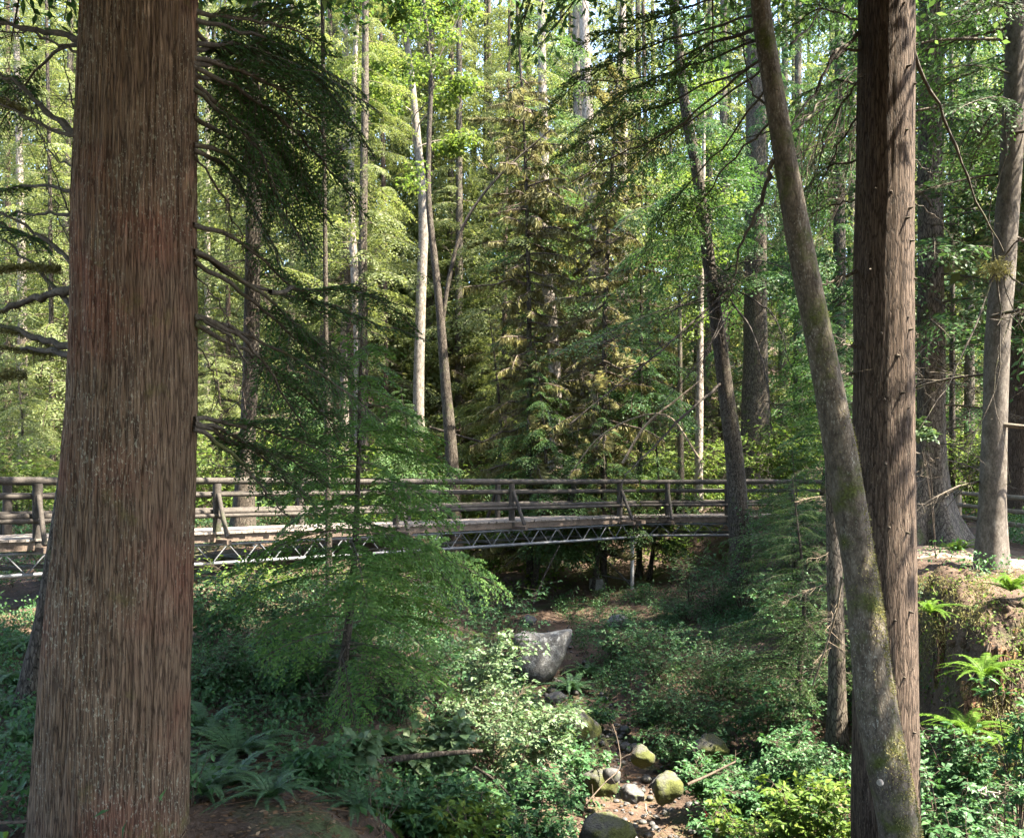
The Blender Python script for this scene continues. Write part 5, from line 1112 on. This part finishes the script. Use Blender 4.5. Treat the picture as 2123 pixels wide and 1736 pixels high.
tag(build('gravel', g, M['cobble']), 'fine gravel between the stones of the creek bed', 'gravel', kind='stuff')

def log(label, pts, Y, r, mat, seed, name='fallen_log', cat='log', n=20, twigs=0):
    rg = np.random.default_rng(seed); P = path([D(a, b, Y[0]+(Y[1]-Y[0])*i/(len(pts)-1)) for i, (a, b) in enumerate(pts)], n); b = P[0].copy()
    g = Geo(); tube(g, P, np.linspace(r, r*.6, n)*(1+.08*rg.normal(size=n)), 10, 0, True)
    if twigs: twigs_on(g, P, rg, twigs, .3, 0, .004, droop=.1)
    o = build(name, g, M[mat], None, b); tag(o, label, cat); return o
log('broken dark log lying across the bare soil bank', [(780, 1578), (860, 1567), (930, 1560), (1000, 1556)], (9.9, 10.3), .04, 'dark_bark', 1)
log('thin branch slanting down behind the broken log', [(985, 1590), (1020, 1612), (1060, 1650)], (10.1, 9.6), .018, 'dark_bark', 2, 'fallen_branch', 'branch')
log('bent grey branch arching over the creek stones', [(1215, 1665), (1255, 1620), (1285, 1590), (1282, 1540), (1270, 1500)], (12.2, 13.5), .010, 'twig', 3, 'fallen_branch', 'branch', twigs=6)
log('pale driftwood branch lying on stones right of the round mossy boulder', [(1425, 1625), (1470, 1605), (1530, 1575)], (12.6, 13.2), .022, 'twig', 4, 'fallen_branch', 'branch', twigs=8)
log('short white stick on the stones in the creek', [(1338, 1665), (1342, 1685), (1358, 1695)], (11.4, 11.2), .010, 'dead_twig', 5, 'stick', 'stick')
log('long pale dead stem leaning beside the curved trunk', [(1745, 1195), (1735, 1260), (1715, 1330), (1685, 1420)], (9.6, 9.9), .014, 'dead_twig', 6, 'dead_branch', 'branch', twigs=8)
log('dead stem leaning under the bridge behind the pier gap', [(1105, 1250), (1130, 1190), (1160, 1130)], (25, 25.5), .03, 'dark_bark', 7, 'dead_branch', 'branch')
log('brown stick lying at the bottom left beside the big cedar', [(-10, 1705), (50, 1702), (110, 1694)], (6.3, 6.3), .014, 'twig', 8, 'stick', 'stick')
log('mossy fallen branch behind the bridge near the forked tree', [(890, 885), (960, 905), (1030, 925)], (30.5, 31), .05, 'dark_bark', 9, 'fallen_branch', 'branch')
log('dead limb propped against trees behind the bridge, right of centre', [(1290, 960), (1340, 880), (1400, 830), (1450, 790)], (27, 28), .045, 'dead_twig', 10, 'dead_branch', 'branch', twigs=16)
log('pale dead limb with sparse needles dangling above the rail', [(1450, 950), (1380, 860), (1250, 900), (1180, 985)], (25, 26.5), .03, 'dead_twig', 11, 'dead_branch', 'branch', twigs=30)
g = Geo(); c = D(1462, 1690, 11.2); tube(g, path([c+[0, 0, .06], c+[.012, 0, .02], c+[.004, 0, -.05]], 8), [.004, .012, .014, .012, .013, .012, .010, .004], 5, 0)
tag(build('marking_tape', g, M['red_tape'], None, c), 'strip of red tape hanging on a shrub by the creek', 'tape')
g = Geo(); c = D(2042, 1645, 8.1)
for k in range(7): p = c+rng.normal(0, .03, 3); tube(g, [p, p+rng.normal(0, .05, 3)], [.012, .006], 5, 0)
tag(build('broken_wood', g, M['pale_bark'], None, c), 'white splintered wood scrap among leaves in the bottom right', 'wood scrap')
log('stem of the shrub holding the red tape', [(1470, 1750), (1464, 1700), (1455, 1660)], (11.25, 11.3), .006, 'twig', 12, 'stick', 'stick')

# the undercut bank at the right: rotten stump, dangling roots, hanging moss
def bank_pt(px, y, out=0.0):
    """point on the eroded face seen in column px, row y"""
    Ys = np.linspace(9.2, 15, 120); X0 = (px-CX)/F*Ys; hz = ground(X0, Ys); ray = (HZ-y)/F*Ys
    k = np.argmax(hz >= ray) if (hz >= ray).any() else 60
    return np.array([X0[k], Ys[k]-out, ray[k]])
cb = bank_pt(2045, 1400)
wad = thing('stump', 'sunlit rotten stump with tangled roots and moss in the eroded bank at the right edge', 'stump', cb)
rg = np.random.default_rng(55)
g = Geo()
for px, y0, y1, w0, w1 in [(2035, 1420, 1600, 40, 66), (2082, 1350, 1480, 30, 46), (1962, 1290, 1400, 20, 30)]:
    a, b = bank_pt(px, y0), bank_pt(px-6, y1); P = path([b+[0, .05, -.2], (a+b)/2+[0, .02, 0], a+[0, .06, 0]], 60); R = np.linspace(w1, w0, 60)/2/F*11
    def dsp(Pp, th):
        z = Pp[:, 2][:, None]; c_, s_ = np.cos(th)[None], np.sin(th)[None]
        return .10*noise(c_*2.2+px, s_*2.2, z*1.5)*.6+.07*noise(c_*6, s_*6, z*1.6+px)+.03*noise(c_*14, s_*14, z*4)-.12*np.clip((z-a[2]+.25)*3, 0, 1)*(noise(c_*3, s_*3, px)+.3)
    g = Geo(); tube(g, P, R, 44, 0, True, dsp); build('stump_wood', g, [M['stump_wood']], wad, cb)
for kind, cnt, rad, mt in (('root', 70, (.006, .022), 'twig'), ('hanging_rootlets', 300, (.002, .006), 'dead_twig')):
    g = Geo()
    for _ in range(cnt):
        x0, y0 = rg.uniform(1915, 2130), rg.uniform(1215, 1480); a = bank_pt(x0, y0, .02)
        L = rg.uniform(.15, .75)*(1 if kind == 'root' else .6); d = rg.normal(0, .35)
        q = a+np.array([d*L*.4+rg.normal(0, .05), -.10-.08*rg.uniform(), -L*.5]); e = a+np.array([d*L, rg.uniform(-.12, .1), -L])
        tube(g, path([a, q, e], 9), np.linspace(rg.uniform(*rad), .0015, 9), 4, 0, cap=False)
    tag(build(kind, g, [M[mt]], wad, cb), None, None, kind='stuff')
g = Geo()
for _ in range(330):
    px, y = rg.uniform(1905, 2150), rg.uniform(1195, 1620)
    if noise(px*.02, y*.012, 3.) < -.15: continue
    c = bank_pt(px, y, .03); n = 70
    p = c+rg.normal(0, 1, (n, 3))*[.11, .05, .07]
    leaves(g, p, nrm(rg.normal(0, .55, (n, 3))+[0, -.35, -.75]), rg.normal(0, 1, (n, 3)), rg.uniform(.02, .085, n), rg.uniform(.006, .016, n), 0)
tag(build('moss', g, [M['moss']], wad, cb), None, None, kind='stuff')
g = Geo()
for _ in range(150):
    px, y = rg.uniform(1905, 2150), rg.uniform(1190, 1640); c = bank_pt(px, y, .06); n = 16
    leaves(g, c+rg.normal(0, .09, (n, 3)), nrm(rg.normal(0, .6, (n, 3))+[0, -.5, -.1]), np.array([0, -.3, 1])+rg.normal(0, .4, (n, 3)), rg.uniform(.03, .08, n), rg.uniform(.018, .045, n), 0, .2)
tag(build('undergrowth', g, [M['shrub_yellow']]), 'small sunlit leaves sprouting from the eroded bank at the right edge', 'ground cover', kind='stuff')
g = Geo()
for _ in range(120):
    c = bank_pt(rg.uniform(1900, 2150), rg.uniform(1205, 1600), -.03); s_ = rg.uniform(.02, .11)*rg.uniform(.5, 1); rock_geo(g, c, (s_, s_*.8, s_*rg.uniform(.5, 1.1)), int(rg.integers(2000)), 7, rough=.4, ang=rg.uniform(0, 6))
tag(build('soil_clods', g, [M['soil']]), 'crumbling brown clods of earth on the face of the eroded bank', 'soil', kind='stuff')
g = Geo()
for i in range(26):
    c = bank_pt(rg.uniform(1915, 2140), rg.uniform(1215, 1580), .04); a = rg.uniform(3.4, 6.0); L = rg.uniform(.25, .5); m = 22; t = np.linspace(0, 1, m)
    P = c+np.array([math.cos(a), math.sin(a)*.6, 0])*(L*.7*t)[:, None]+np.array([0, 0, 1.])*(L*(.25*t-.95*t*t))[:, None]
    tube(g, P[::3], np.linspace(.003, .001, len(P[::3])), 3, 0, cap=False); T0 = nrm(np.gradient(P, axis=0)); S0 = nrm(np.cross(T0, [0, 0, 1.])); U0 = np.cross(S0, T0)
    for sg in (1, -1): leaves(g, P[2:], (S0*sg+T0*.3-U0*.3)[2:], U0[2:]+rg.normal(0, .2, (m-2, 3)), L*.13*(1.05-t[2:]), L*.03, 0, 0, .25)
tag(build('dead_fronds', g, [M['litter']], wad, cb), None, None, kind='stuff')
